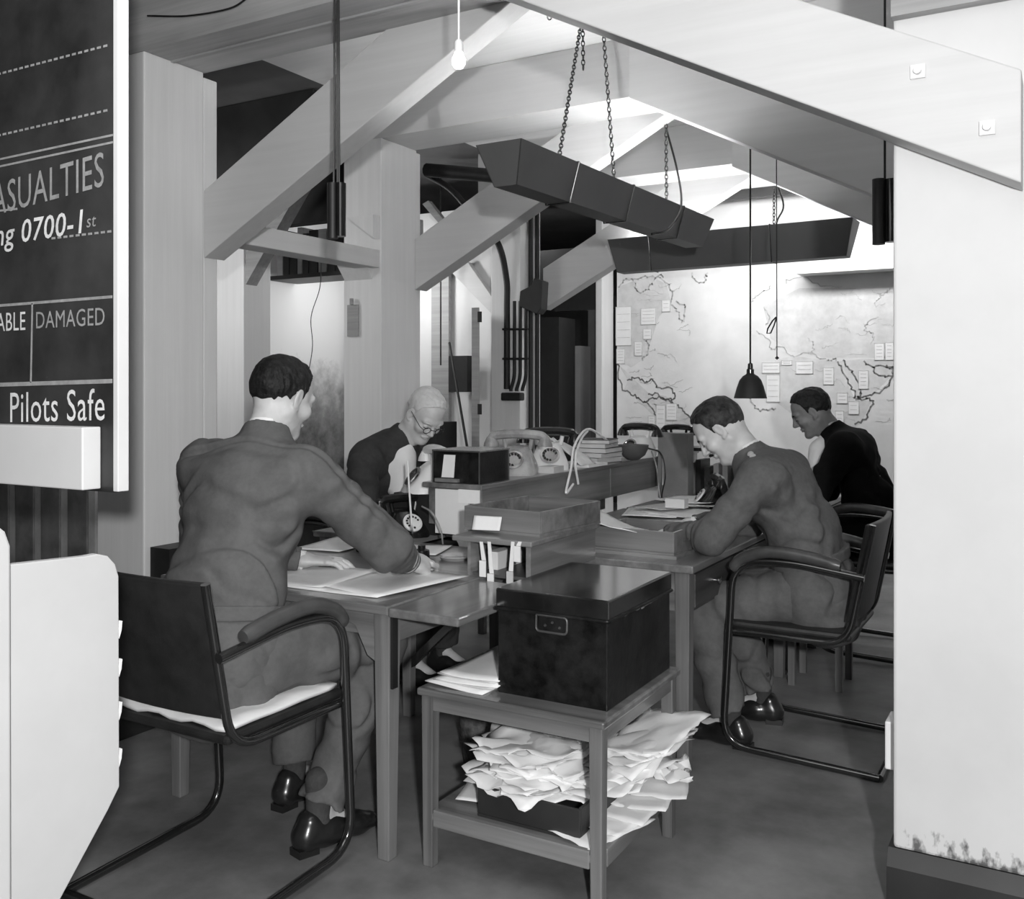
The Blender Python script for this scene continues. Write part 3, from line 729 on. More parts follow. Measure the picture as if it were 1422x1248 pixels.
# cabinets seen under the board
g = MB().box((-6.6, 4.0, 0), (-5.4, 4.4, .98)); g2 = empty('low_cabinet', (-6.0, 4.0, 0), 'dark panelled low cabinet in the gap under the blackboard', 'cabinet')
g.build('carcass', mat('grey brown cabinet', .5, .6, .3, 4), g2)
for k in range(4): MB().box((-6.5+k*.28, 3.985, .12), (-6.5+k*.28+.2, 4.0, .9))  .build('door', mat('cabinet door', .2, .6, .4, 5), g2, bevel=.006)
tag(MB().box((-7.4, 4.6, 0), (-5.4, 4.9, 1.25)).build('lumber_stack', mat('pale clutter', .35, .8, .6, 9)), 'pale cluttered stand in shadow behind the low cabinet under the blackboard', 'stand')
# low chest by the broad post
cb = empty('floor_chest', (-3.95, 2.0, 0), 'dark low chest on the floor behind the seated officer nearest the camera', 'chest')
MB().box((-4.4, 2.05, 0), (-3.16, 2.66, .47)).build('body', darkthing, cb, bevel=.01); MB().box((-4.42, 2.03, .47), (-3.14, 2.68, .505)).build('lid', mat('dusty lid', .035, .6, .4, 7), cb, bevel=.01)
tag(MB().box((-3.315, 2.72, 0), (-3.20, 3.1, .70)).build('kicking_board', darkthing), 'black box at the foot of the broad post, behind the officer nearest the camera', 'box')

# white painted board at the bottom left corner
wp = empty('white_screen', (-1.6, 1.2, 0), 'white painted plywood screen with a rounded corner at the bottom left', 'screen')
Xw = -1.55
def S(x, y): return at(x, y, X=Xw)
pts = [S(-70, 793), S(120, 772), S(136, 769), S(150, 772), S(160, 783), S(165, 800), S(166, 1092), S(150, 1125), S(84, 1248), S(50, 1310), S(-70, 1330)]
MB().prism(pts, (-.018, 0, 0)).build('panel', creamply, wp, bevel=.002)
tt = MB()
for k, yy in enumerate((872, 925, 985, 1050)):
    a = S(165, yy); tt.prism([a, a+Vector((0, .008, .012)), a+Vector((0, .006, -.006)), a+Vector((0, .001, -.02))], (-.01, 0, 0))
tt.build('torn_edge', paper, wp)['kind'] = 'stuff'
pts = [at(x, y, X=-1.525) for x, y in ((-90, 715), (-6, 727), (8, 738), (15, 758), (16, 1248), (16, 1400), (-90, 1400))]
MB().prism(pts, (-.018, 0, 0)).build('front_panel', creamply, wp, bevel=.004)
# legs that carry the screen
for yy in (.72, 1.05): MB().box((Xw-.04, yy, 0), (Xw-.018, yy+.03, .62)).build('leg', darkthing, wp)
# ---------------------------------------------------------------- desks
TOP = .74
def leg_(lo, hi, root, m=woodZ, taper=0, name='leg'):
    x0, y0, z0 = lo; x1, y1, z1 = hi; t = taper
    mb = MB().add([(x0+t, y0+t, z0), (x1-t, y0+t, z0), (x1-t, y1-t, z0), (x0+t, y1-t, z0), (x0, y0, z1), (x1, y0, z1), (x1, y1, z1), (x0, y1, z1)],
                  [(0,3,2,1),(4,5,6,7),(0,1,5,4),(1,2,6,5),(2,3,7,6),(3,0,4,7)])
    return mb.build(name, m, root, bevel=.003)
d1 = empty('writing_desk', (-2.15, 2.7, 0), 'oak desk with a raised drop-leaf flap, where the nearest officer writes', 'desk')
MB().box((-2.62, 2.19, TOP-.026), (-1.674, 3.18, TOP)).build('top', woodX, d1, bevel=.004)
MB().box((-2.56, 2.23, TOP-.10), (-1.70, 2.25, TOP-.026)).build('apron', woodX, d1)
MB().box((-1.72, 2.26, TOP-.12), (-1.70, 3.12, TOP-.026)).build('apron', woodY, d1)
for x0, y0 in ((-1.735, 2.205), (-2.60, 2.205), (-1.735, 3.11), (-2.60, 3.11)): leg_((x0, y0, 0), (x0+.056, y0+.056, TOP-.026), d1, taper=.008)
br = MB().prism([(-1.735, 2.215, TOP-.026)]+[(-1.735-.02*0-dx, 2.215, z) for dx, z in ((.16, TOP-.03), (.13, TOP-.055), (.075, TOP-.075), (.05, TOP-.12), (.03, TOP-.155), (0, TOP-.17))], (0, .03, 0))
br.build('bracket', woodX, d1)
MB().box((-1.668, 2.185, TOP-.028), (-1.43, 2.66, TOP-.002)).build('flap', woodY, d1, bevel=.005)
ir = MB().box((-1.678, 2.21, .50), (-1.670, 2.235, TOP-.03)); ir.build('hinge_strap', blkmat, d1)
ir = MB().prism([(-1.67, 2.3, .54), (-1.67, 2.3, .57), (-1.52, 2.3, TOP-.03), (-1.49, 2.3, TOP-.03)], (0, .022, 0)); ir.build('flap_stay', blk, d1)

def drawer_desk(y0, y1, label, x0=-2.0, x1=-1.13):
    r = empty('drawer_desk', ((x0+x1)/2, (y0+y1)/2, 0), label, 'desk')
    MB().box((x0, y0, TOP-.028), (x1, y1, TOP)).build('top', woodY, r, bevel=.005)
    for a in (x0+.02, x1-.075):
        for b in (y0+.02, y1-.075): leg_((a, b, 0), (a+.055, b+.055, TOP-.028), r, taper=.006)
    MB().box((x0+.04, y0+.035, TOP-.17), (x1-.04, y0+.05, TOP-.028)).build('apron', woodX, r)
    MB().box((x1-.05, y0+.06, TOP-.18), (x1-.035, y1-.06, TOP-.028)).build('side_rail', woodD, r)
    n = 2; L = (y1-y0-.16)/n
    for k in range(n):
        ya = y0+.08+k*L
        d = MB().box((x1-.036, ya+.01, TOP-.165), (x1-.022, ya+L-.01, TOP-.045)).build('drawer', woodD, r, bevel=.003)
        yk = ya+(L*.5 if k else L*.36)
        MB().lathe([(.008, 0), (.007, .012), (.014, .018), (.015, .026), (.0, .031)], (x1-.023, yk, TOP-.10), 14, Matrix.Rotation(math.pi/2, 4, 'Y')).build('knob', steel, d, smooth=True)
    return r
drawer_desk(3.22, 4.62, 'oak desk with knobbed drawers beneath the papers of the khaki officer')
drawer_desk(4.66, 5.98, 'oak desk with drawers at which the dark-suited man sits, next to the map')
d2 = empty('writing_desk', (-2.6, 4.0, 0), 'oak desk at which the white-haired man leans, behind the first desk', 'desk')
MB().box((-2.86, 3.21, TOP-.026), (-2.34, 4.6, TOP)).build('top', woodY, d2, bevel=.004)
for x0 in (-2.84, -2.40):
    for y0 in (3.23, 4.52): leg_((x0, y0, 0), (x0+.05, y0+.05, TOP-.026), d2, taper=.006)

# raised centre shelf carrying the telephones
rx0, rx1, ry0, ry1, rz0, rz1 = -2.30, -2.04, 3.27, 5.9, .80, .975
rg = empty('telephone_shelf', (-2.17, 4.4, TOP), 'long raised oak shelf box running down the middle of the desks', 'shelf')
for ya, yb_ in ((ry0+.02, 4.55), (4.555, ry1)): MB().box((rx0, ya, rz0), (rx1, yb_, rz1-.022)).build('side_box', woodY, rg, bevel=.003)
MB().box((rx0-.02, ry0, rz1-.022), (rx1+.012, ry1, rz1)).build('top_board', woodY, rg, bevel=.004)
for y in (3.36, 4.5, 5.8):
    for x in (-2.26, -2.12): MB().box((x, y, TOP), (x+.05, y+.05, rz0)).build('foot', woodD, rg)
MB().box((-2.245, ry0-.012, TOP+.03), (-2.085, ry0+.0, rz1-.024)).build('white_notice', white, rg)
# white bracket under the glass box
MB().box((-2.13, 3.255, .90), (-2.03, 3.262, .955)).build('label_card', paper, rg)

# black glass fronted box
gz = rz1; gb = empty('glass_case', (-2.15, 3.4, gz), 'black box with a glass front and a small card inside, on the raised shelf', 'box')
x0, x1, y0, y1, h = -2.275, -2.045, 3.28, 3.52, .135
m = MB().box((x0, y0+.01, gz), (x1-.006, y1, gz+h-.006)); m.build('body', blkbox, gb)
MB().box((x0-.002, y0, gz+h-.006), (x1+.002, y1+.002, gz+h)).build('lid', steel, gb)
for (a, b) in ((x0, y0), (x1-.004, y0), (x1-.004, y1-.004)): MB().box((a, b, gz), (a+.004, b+.004, gz+h-.006)).build('corner_strip', mat('dull metal', .2, .4, .2, 20, metal=.8), gb)
MB().prism([(x0+.045, y0+.004, gz+.022), (x0+.105, y0+.004, gz+.022), (x0+.11, y0+.008, gz+.115), (x0+.055, y0+.008, gz+.115)], (0, -.003, 0)).build('card', paper, gb)
MB().box((x0+.02, y0-.012, gz+.004), (x0+.13, y0+.008, gz+.018)).build('ledge', mat('grey metal', .3, .4, .2, 9, metal=.5), gb)

# ---------------------------------------------------------------- telephones
def curve_tube(pts, r, n=8, seg=8): return MB().tube(spline(pts, n), r, seg)
def telephone(base, rz, label, mb_, mh, s=1., z=None, dial=True, handset=True):
    r = empty('telephone', tuple(base), label, 'telephone', rz=rz)
    w, dd = .075*s, .085*s
    b = MB(); L = [(1, 1, 0), (1, 1, .018), (.86, .84, .045), (.62, .55, .085), (.52, .42, .10)]
    ring = []
    for i, (a, c, zz) in enumerate(L):
        row = []
        for k in range(20):
            t = 2*math.pi*k/20; ct, st = math.cos(t), math.sin(t)
            q = 4; e = (abs(ct)**q+abs(st)**q)**(-1/q)
            row.append((w*a*ct*e, dd*c*st*e+(.012*i), zz*s))
        ring += row
    fs = [(i*20+k, i*20+(k+1) % 20, (i+1)*20+(k+1) % 20, (i+1)*20+k) for i in range(len(L)-1) for k in range(20)]
    fs += [tuple(range(19, -1, -1)), tuple(range(80, 100))]
    b.add(ring, fs); b.build('body', mb_, r, smooth=True, world=False)
    if dial:
        M = Matrix.Translation((0, -.052*s, .053*s)) @ Matrix.Rotation(math.radians(52), 4, 'X')
        dl = MB().lathe([(.038*s, 0), (.038*s, .008), (.030*s, .010), (.028*s, .007), (0, .007)], (0, 0, 0), 24, M).build('dial', steel if mb_ is not blk else whitephone, r, smooth=True, world=False)
        hb = MB()
        for k in range(10):
            t = math.radians(20+k*28); hb.lathe([(.0045*s, 0), (.0045*s, .0015), (0, .0015)], (0, 0, 0), 8, M @ Matrix.Translation((.024*s*math.cos(t), .024*s*math.sin(t), .009)))
        o = hb.build('finger_holes', blkmat, r, world=False); o['kind'] = 'stuff'
    for sx in (-1, 1): MB().tube([(sx*.045*s, .03*s, .09*s), (sx*.052*s, .03*s, .125*s)], .008*s, 8).build('cradle', mb_, r, world=False)
    if handset:
        pts = [(-.10*s, .03*s, .105*s), (-.092*s, .03*s, .134*s), (-.05*s, .03*s, .142*s), (0, .03*s, .144*s), (.05*s, .03*s, .142*s), (.092*s, .03*s, .134*s), (.10*s, .03*s, .105*s)]
        h = curve_tube(pts, .017*s)
        for sx in (-1, 1): h.lathe([(.016*s, .035*s), (.027*s, .012*s), (.029*s, 0), (.0, 0)], (sx*.10*s, .03*s, .098*s), 18)
        h.build('handset', mh, r, smooth=True, world=False)
    return r
def onz(px, py, z): return at(px, py, Z=z)
rz_ = math.radians
telephone((-2.16, 3.78, rz1), rz_(18), 'pale grey telephone on the raised shelf just behind the black glass box', creamphone, creamphone, 1.25)
tw = telephone((-2.17, 4.12, rz1), rz_(30), 'white telephone with a black handset, next behind the pale grey one', whitephone, blk, 1.25)
tf = telephone((-2.11, 5.06, rz1), rz_(-14), 'white telephone with a black handset, in front of the map edge', whitephone, blk, 1.2)
telephone((-2.08, 5.62, rz1), rz_(-10), 'all-black telephone at the far end of the raised shelf', blk, blk, 1.05)
tk = telephone((-2.42, 3.30, TOP), rz_(60), 'black telephone on the desk beside the white-haired man', blk, blk, 1.1)
telephone((-1.62, 4.9, TOP), rz_(-60), 'black telephone on the desk before the khaki officer\'s face', blk, blk, 1.1)
zs = at(592, 684, Y=3.42); 
thing1(MB().box((zs.x-.13, 3.36, TOP), (zs.x+.09, 3.56, zs.z)), 'telephone_stand', blkmat, 'black stand under the tall white telephone left of the glass box', 'stand')
telephone((zs.x-.02, 3.46, zs.z), rz_(-35), 'all-white telephone on a black stand, left of the black glass box', whitephone, whitephone, 1.28)
# draped white cloth and cord tangle on the shelf
def cord(pts, root, m=whitephone, r=.006, n=10):
    o = curve_tube(pts, r, n).build('cord', m, smooth=True)
    o.parent = root; o.matrix_parent_inverse = (Matrix.Translation(root.location) @ Matrix.Rotation(root.rotation_euler.z, 4, 'Z')).inverted()
    return o
cord([at(796, 672, X=-2.0), at(786, 690, X=-1.99)+Vector((0, 0, .02)), at(793, 650, X=-2.0), at(798, 618, X=-2.02), at(815, 596, X=-2.03), at(835, 605, X=-2.05), at(852, 620, X=-2.08)], tw)
cord([at(803, 672, X=-2.0), at(799, 640, X=-2.0), at(806, 612, X=-2.03), at(816, 598, X=-2.035)], tw)
cord([at(905, 626, X=-2.0), at(912, 650, X=-1.98), at(915, 680, X=-1.9), at(918, 696, Z=TOP+.012)], tf, creamphone, .004)
cord([at(900, 622, X=-2.0), at(918, 630, X=-1.98), at(924, 660, X=-1.85), at(920, 694, Z=TOP+.012), at(950, 703, Z=TOP+.03), at(985, 705, Z=TOP+.03)], tf, darkthing, .004)
cord([at(566, 640, Y=3.2), at(569, 690, Y=3.15), at(572, 730, Y=3.1), at(573, 742, Z=TOP+.008)], tk, whitephone, .004)
cord([at(586, 703, Y=3.2), at(600, 712, Y=3.12), at(612, 735, Y=3.1), at(615, 755, Z=TOP+.008)], tk, creamphone, .0035)

# books, bowl lamp, boxes on the shelf
random.seed(11)
def book(c, sx, sy, h, rz, m, label, group=None):
    r = empty('book', tuple(c), label, 'book', group, rz=rz)
    for nm, z0, z1, ins in (('cover', 0, .003, 0), ('pages', .003, h-.003, .003), ('cover', h-.003, h, 0)):
        MB().box((-sx/2+ins, -sy/2+ins, z0), (sx/2-ins, sy/2-ins, z1)).build(nm, m if nm == 'cover' else paper2, r, world=False)
    return r
z = rz1
for k, (m_, lab) in enumerate(((woodD, 'thick dark ledger at the bottom of the stack on the raised shelf'), (paper2, 'buff folder lying second in the stack on the raised shelf'), (darkthing, 'dark book lying third in the stack on the raised shelf'),
                               (paper2, 'buff book near the top of the stack on the raised shelf'), (khaki, 'grey book topping the stack on the raised shelf'))):
    h = [.03, .022, .028, .02, .022][k]; book((-2.15+.008*(k % 3), 4.62, z), .17, .22, h, .1*(k-2), m_, lab); z += h
bw = MB().lathe([(.0, .0), (.03, .004), (.065, .03), (.082, .065), (.085, .085), (.08, .085), (.07, .06), (.0, .02)], (-2.02, 4.80, rz1), 24)
thing1(bw, 'ink_bowl', greyshade, 'dark rounded bowl beside the stack of books on the raised shelf', 'bowl', smooth=True)
mb = MB().box((-2.22, 4.25, rz1), (-2.02, 4.47, rz1+.012)); thing1(mb, 'paper_pad', paper, 'white pad of paper lying on the raised shelf near the arching cord', 'pad')
mb = MB().box((-2.10, 3.88, rz1), (-2.02, 3.98, rz1+.03)); thing1(mb, 'card_box', paper2, 'little buff box on the edge of the raised shelf below the pale telephone', 'box')
def cloth(name, pts_grid, m, label, cat, th=.004):
    n = len(pts_grid); k = len(pts_grid[0]); mb = MB()
    mb.add([p for row in pts_grid for p in row], [(i*k+j, i*k+j+1, (i+1)*k+j+1, (i+1)*k+j) for i in range(n-1) for j in range(k-1)])
    o = mb.build(name, m, smooth=True); s = o.modifiers.new('thick', 'SOLIDIFY'); s.thickness = th
    return tag(o, label, cat)
g = []
for i in range(8):
    row = []
    for j in range(6):
        u, v = i/7, j/5
        p = Vector((-2.24+.20*v, 4.20+.16*u, rz1+.03+.12*(1-v)*(1-.3*u)+.012*math.sin(i*2.1+j)))
        if v > .9: p.z = rz1+.012
        row.append(p)
    g.append(row)
cloth('draped_paper', g, paper, 'white paper sheet drooping over the shelf by the second telephone', 'paper')
a = MB().box((-1.99, 5.15, rz1-.16), (-1.985, 5.24, rz1-.01)); thing1(a, 'hanging_label', paper, 'white label hanging down the side of the raised shelf', 'label')
# upright card box and letter rack at far end
bxo = empty('card_index', (-1.93, 5.2, TOP), 'grey upright card box standing among the papers beyond the white telephone', 'box')
MB().box((-2.02, 5.16, TOP), (-1.84, 5.26, 1.11)).build('case', mat('grey card', .2, .7, .15, 9), bxo, bevel=.003)
rk = empty('letter_rack', (-1.75, 5.45, TOP), 'dark two-tier letter rack holding folders in front of the dark-suited man', 'rack')
MB().box((-2.0, 5.35, 1.0), (-1.52, 5.55, 1.02)).build('shelf', woodD, rk)
for x in (-2.0, -1.54): MB().box((x, 5.35, TOP), (x+.018, 5.55, 1.0)).build('side', woodD, rk)
for k in range(8):
    x = -1.97+k*.053; mm = [paper, paper2, darkthing, khaki][k % 4]
    r = tag(MB().box((x, 5.36, TOP), (x+.03, 5.53, TOP+.17+.02*((k*7) % 3))).build('folder', mm), None, 'folder')
    r['label'] = ['white folder at the left end of the letter rack', 'buff folder second from the left in the letter rack', 'dark folder third from the left in the letter rack', 'grey folder fourth from the left in the letter rack',
                  'white folder fifth from the left in the letter rack', 'buff folder sixth from the left in the letter rack', 'dark folder next to the right end of the letter rack', 'grey folder at the right end of the letter rack'][k]
    r['group'] = 'folders in the letter rack'
thing1(MB().box((-1.73, 4.52, TOP+.03), (-1.63, 4.58, TOP+.075)), 'white_block', white, 'small white block on the papers in front of the khaki officer', 'block')

# ---------------------------------------------------------------- papers
def sheet(c, w, l, rz, label, m=paper, curl=.006, seed=0, tilt=(0, 0), name='paper_sheet', group=None, n=9, crumple=0, th=.0012):
    rnd = random.Random(seed); R = Euler((tilt[0], tilt[1], rz)).to_matrix(); c = Vector(c)
    a = [rnd.uniform(0, 6) for _ in range(4)]; mb = MB(); vs = []
    for i in range(n):
        for j in range(n):
            u, v = i/(n-1)-.5, j/(n-1)-.5
            z = curl*(math.sin(u*4+a[0])*math.cos(v*3+a[1])+1)+curl*3*(max(0, abs(u*v)-.1))*1.5
            if crumple: z += crumple*(math.sin(u*13+a[2]+3*math.sin(v*6+a[0]))*.5+math.sin(v*11+a[3]+2*math.sin(u*7))*.5+rnd.uniform(-.25, .25))
            jx = rnd.uniform(-1, 1)*crumple*.5
            vs.append(c+R @ Vector((u*w+jx, v*l+jx, z)))
    mb.add(vs, [(i*n+j, i*n+j+1, (i+1)*n+j+1, (i+1)*n+j) for i in range(n-1) for j in range(n-1)])
    o = mb.build(name, m, smooth=True)
    s = o.modifiers.new('thick', 'SOLIDIFY'); s.thickness = th
    tag(o, label, 'paper', group); return o
# on the first desk, around the nearest officer's forearm
sheet((-2.16, 2.40, TOP+.008), .34, .30, .06, 'broad white paper under the sleeve of the nearest officer', seed=1, curl=.003)
sheet((-1.90, 2.48, TOP+.004), .36, .40, -.18, 'large white sheet under the writing hand of the nearest officer', seed=2, curl=.003)
sheet((-1.98, 2.40, TOP+.001), .42, .30, .04, 'lowest broad sheet at the near edge of the first desk', seed=3, curl=.002, m=paper)
sheet((-2.2, 3.0, TOP+.003), .3, .22, .3, 'white paper behind the forearm of the nearest officer', seed=4, curl=.002)
sheet((-2.5, 2.95, TOP+.003), .22, .3, .1, 'paper at the left of the first desk near the dark elbow', seed=5, curl=.002)
sheet((-2.55, 3.6, TOP+.003), .3, .3, .1, 'paper on the desk under the hands of the white-haired man', seed=6, curl=.002)
# pen tray / ink stand bits
tag(MB().box((-2.34, 2.86, TOP), (-2.1, 2.93, TOP+.03)).build('pen_tray', blk, bevel=.008), 'black pen tray lying beyond the nearest officer\'s cuff', 'tray')
dish = MB().lathe([(.0, 0), (.05, .0), (.062, .012), (.06, .014), (.048, .004), (0, .004)], (-1.93, 2.93, TOP), 24)
thing1(dish, 'glass_dish', mat('dull glass', .35, .15, .1, 9, coat=.5), 'shallow round dish on the first desk below the white notice', 'dish', smooth=True)
ink = MB().lathe([(.0, 0), (.028, .0), (.03, .01), (.028, .035), (.014, .04), (.014, .052), (0, .052)], (-2.03, 2.86, TOP), 18)
thing1(ink, 'ink_pot', blk, 'black ink pot beside the writing hand of the nearest officer', 'ink pot', smooth=True)
# right desk papers
labs = ['wide white sheet nearest the dark tray edge on the drawer desk', 'white sheet with a curled corner in the middle of the drawer desk', 'sheet just in front of the khaki officer\'s elbow',
        'upper loose sheet beyond the cords on the drawer desk', 'buff docket lying under the cords on the drawer desk', 'white sheet sliding toward the wooden tray', 'long white sheet at the far end of the first drawer desk']
for k, (px, py, w_, l_, r_) in enumerate(((905, 712, .26, .36, .3), (950, 712, .34, .3, -.2), (975, 728, .22, .32, .1), (985, 700, .3, .3, .4), (925, 704, .2, .3, -.4), (965, 745, .2, .25, .15), (960, 694, .3, .3, 0))):
    p = onz(px, py, TOP+.004+.004*k); sheet(p, w_, l_, r_, labs[k], m=paper2 if k == 4 else paper, seed=20+k, curl=.004)
thing1(MB().box((-1.86, 3.75, TOP), (-1.62, 3.95, TOP+.02)), 'ledger', blkmat, 'flat black ledger lying near the curled papers on the drawer desk', 'ledger')

# letter trays
def tray(x0, x1, y0, y1, z, h, m, label, rz=0, t=.009, cut=False):
    c = ((x0+x1)/2, (y0+y1)/2, z); r = empty('letter_tray', c, label, 'tray', rz=rz); w, l = (x1-x0)/2, (y1-y0)/2
    MB().box((-w, -l, 0), (w, l, .008)).build('base', m, r, world=False)
    MB().box((-w+.0, -l, .008), (w, -l+t, h)).build('front', m, r, world=False, bevel=.002)
    MB().box((-w, l-t, .008), (w, l, h)).build('back', m, r, world=False, bevel=.002)
    MB().box((-w, -l+t, .008), (-w+t, l-t, h)).build('side', m, r, world=False, bevel=.002)
    if not cut: MB().box((w-t, -l+t, .008), (w, l-t, h)).build('side', m, r, world=False, bevel=.002)
    else:
        MB().box((w-t, -l+t, .008), (w, -l*.35, h)).build('side', m, r, world=False, bevel=.002); MB().box((w-t, l*.35, .008), (w, l-t, h)).build('side', m, r, world=False, bevel=.002)
        MB().box((w-t, -l*.36, .008), (w, l*.36, h*.45)).build('side', m, r, world=False)
    return r
tray(-1.56, -1.235, 3.33, 3.61, TOP+.012, .085, woodX, 'oak letter tray with papers on the corner of the drawer desk', rz=-.03, cut=True)
thing1(MB().box((-1.575, 3.315, TOP), (-1.225, 3.63, TOP+.012)), 'tray_board', woodX, 'thin oak board under the letter tray with papers', 'board')
sheet((-1.43, 3.47, TOP+.05), .22, .25, .1, 'white sheet in the oak tray, lying flat', seed=31, curl=.004)
sheet((-1.48, 3.42, TOP+.085), .2, .24, .4, 'white sheet sticking up out of the oak tray', seed=32, curl=.008, tilt=(0, .3))

# pigeonhole cabinet with wooden tray on it
pc_ = empty('pigeonhole_cabinet', (-1.62, 2.95, TOP), 'small oak pigeonhole box with luggage tags dangling from its open front', 'cabinet')
x0, x1, y0, y1, z0, z1 = -1.73, -1.49, 2.70, 3.19, TOP, .872
MB().box((x0, y0, z0), (x0+.012, y1, z1-.018)).build('side', woodY, pc_); MB().box((x1-.018, y0, z0), (x1, y1, z1-.018)).build('side', woodY, pc_, bevel=.002)
MB().box((x0+.012, y1-.012, z0), (x1-.018, y1, z1-.018)).build('back', woodD, pc_); MB().box((x0+.012, y0+.01, z0), (x1-.018, y1-.012, z0+.01)).build('floor_board', woodD, pc_)
MB().box((x0-.05, y0-.02, z1-.018), (x1+.014, y1+.01, z1)).build('top_board', woodX, pc_, bevel=.004)
random.seed(2)
tl = ['white tag on tape, left in the pigeonhole box', 'long white tape and tag hanging mid-front of the pigeonhole box', 'white key tag hanging right of centre in front of the pigeonhole box', 'small tag low at the right of the pigeonhole box']
for k, (px, yb_) in enumerate(((668, 800), (679, 818), (712, 815), (722, 780))):
    a = at(px, 752, Y=2.675); b = at(px+random.uniform(-3, 4), yb_-22, Y=2.672); c = at(px, yb_, Y=2.67)
    r = empty('luggage_tag', tuple(c), tl[k], 'tag', 'tags hanging on the pigeonhole box')
    MB().prism([a+Vector((-.006, 0, 0)), a+Vector((.006, 0, 0)), b+Vector((.008, 0, 0)), b+Vector((-.008, 0, 0))], (0, .002, 0)).build('tape', paper, r)
    MB().box((b.x-.012, 2.664, c.z), (b.x+.012, 2.668, b.z)).build('card', paper if k != 2 else paper2, r)
thing1(MB().box((-1.70, 2.78, TOP+.01), (-1.66, 3.0, TOP+.07)), 'white_packet', paper, 'white packet lying inside the pigeonhole box', 'packet')
tray(-1.80, -1.485, 2.80, 3.20, .872, .082, woodX, 'dark oak filing tray standing on the pigeonhole box', rz=-.09)
sheet((-1.70, 2.775, .905), .10, .05, .2, 'small white slip tucked on the near side of the dark oak filing tray', seed=40, curl=.001, tilt=(1.1, 0))

# ---------------------------------------------------------------- side table with tin box
st = empty('side_table', (-1.32, 2.52, 0), 'two-tier oak side table in the foreground carrying the black tin box', 'table')
X0, X1, Y0, Y1, H = -1.605, -1.02, 2.235, 2.80, .51
MB().box((X0, Y0, H-.022), (X1, Y1, H)).build('top', woodX, st, bevel=.006)
for a, b in ((X0+.01, Y0+.01), (X1-.048, Y0+.01), (X0+.01, Y1-.048), (X1-.048, Y1-.048)): leg_((a, b, 0), (a+.038, b+.038, H-.022), st, taper=.003)
for a, b, c, d_, m_ in ((X0+.048, X1-.048, Y0+.014, Y0+.032, woodX), (X0+.048, X1-.048, Y1-.032, Y1-.014, woodX), (X0+.014, X0+.032, Y0+.048, Y1-.048, woodY), (X1-.032, X1-.014, Y0+.048, Y1-.048, woodY)):
    MB().box((a, c, H-.062), (b, d_, H-.022)).build('rail', m_, st)
MB().box((X0+.014, Y0+.014, .135), (X1-.014, Y1-.014, .155)).build('shelf', woodX, st, bevel=.003)
for a, b, c, d_, m_ in ((X0+.048, X1-.048, Y0+.012, Y0+.030, woodX), (X1-.03, X1-.012, Y0+.048, Y1-.048, woodY)): MB().box((a, c, .118), (b, d_, .166)).build('shelf_rail', m_, st, bevel=.003)

tb = empty('deed_box', (-1.21, 2.54, H), 'large black japanned tin deed box on the side table', 'box')
bx0, bx1, by0, by1 = -1.382, -1.047, 2.315, 2.775; zl = H+.238
MB().box((bx0, by0, H), (bx1, by1, zl)).build('body', blkbox, tb, bevel=.003)
MB().box((bx0-.005, by0-.005, zl+.001), (bx1+.005, by1+.005, zl+.055)).build('lid', mat('glossy tin lid', .014, .13, .5, 12, coat=.8), tb, bevel=.005)
sd = MB().tube(rounded([(bx0-.006, by1, zl), (bx0-.006, by0-.006, zl), (bx1+.006, by0-.006, zl), (bx1+.006, by1, zl)], .008, 3), .005, 8)
sd.build('beaded_rim', blkbox, tb, smooth=True)
hx = at(768, 866, Y=by0).x; hz = at(768, 866, Y=by0).z
hp = MB().box((hx-.045, by0-.004, hz-.022), (hx+.045, by0, hz+.022)); hp.build('handle_plate', blkbox, tb, bevel=.002)
MB().tube(rounded([(hx-.047, by0-.008, hz+.022), (hx-.047, by0-.010, hz-.022), (hx+.047, by0-.010, hz-.022), (hx+.047, by0-.008, hz+.022), (hx-.047, by0-.008, hz+.022)], .012, 4), .0035, 8).build('handle', mat('worn metal', .12, .35, .4, 20, metal=.7), tb, smooth=True)
rv = MB()
for dx, dz in ((-.022, -.006), (0, .004), (.022, -.008)): rv.lathe([(.0045, 0), (.003, .003), (0, .003)], (hx+dx, by0-.0045, hz+dz), 8, Matrix.Rotation(math.pi/2, 4, 'X'))
o = rv.build('rivets', mat('worn metal', .12), tb); o['kind'] = 'stuff'
wr = MB()
random.seed(9)
for k in range(14):
    y = by0+.10+k*.02+random.uniform(-.005, .005); wr.box((bx1+.0055, y, zl-.004-random.uniform(0, .006)), (bx1+.0075, y+random.uniform(.01, .022), zl+.004))
o = wr.build('worn_paint', mat('bare worn tin', .25, .5, .5, 40), tb); o['kind'] = 'stuff'
tape = MB().prism([(bx1+.004, by1-.04, zl+.055)]*0+[at(820, 826, Z=zl+.058), at(836, 822, Z=zl+.058), at(846, 812, Z=zl+.058), at(832, 806, Z=zl+.058), at(822, 800, Z=zl+.058)], (0, 0, .002))
# newspapers on side table
for k in range(5):
    sheet((-1.492+.004*k, 2.50+.012*(k % 2), H+.002+.006*k), .20, .46-.02*k, .05*((k % 3)-1), ['lowest', 'second', 'middle', 'fourth', 'top'][k]+' newspaper of the stack beside the black tin box', seed=50+k, curl=.003, m=paper if k % 2 == 0 else mat('newsprint', .52, .8, .12, 30), name='newspaper', group='newspapers beside the tin box', th=.003)
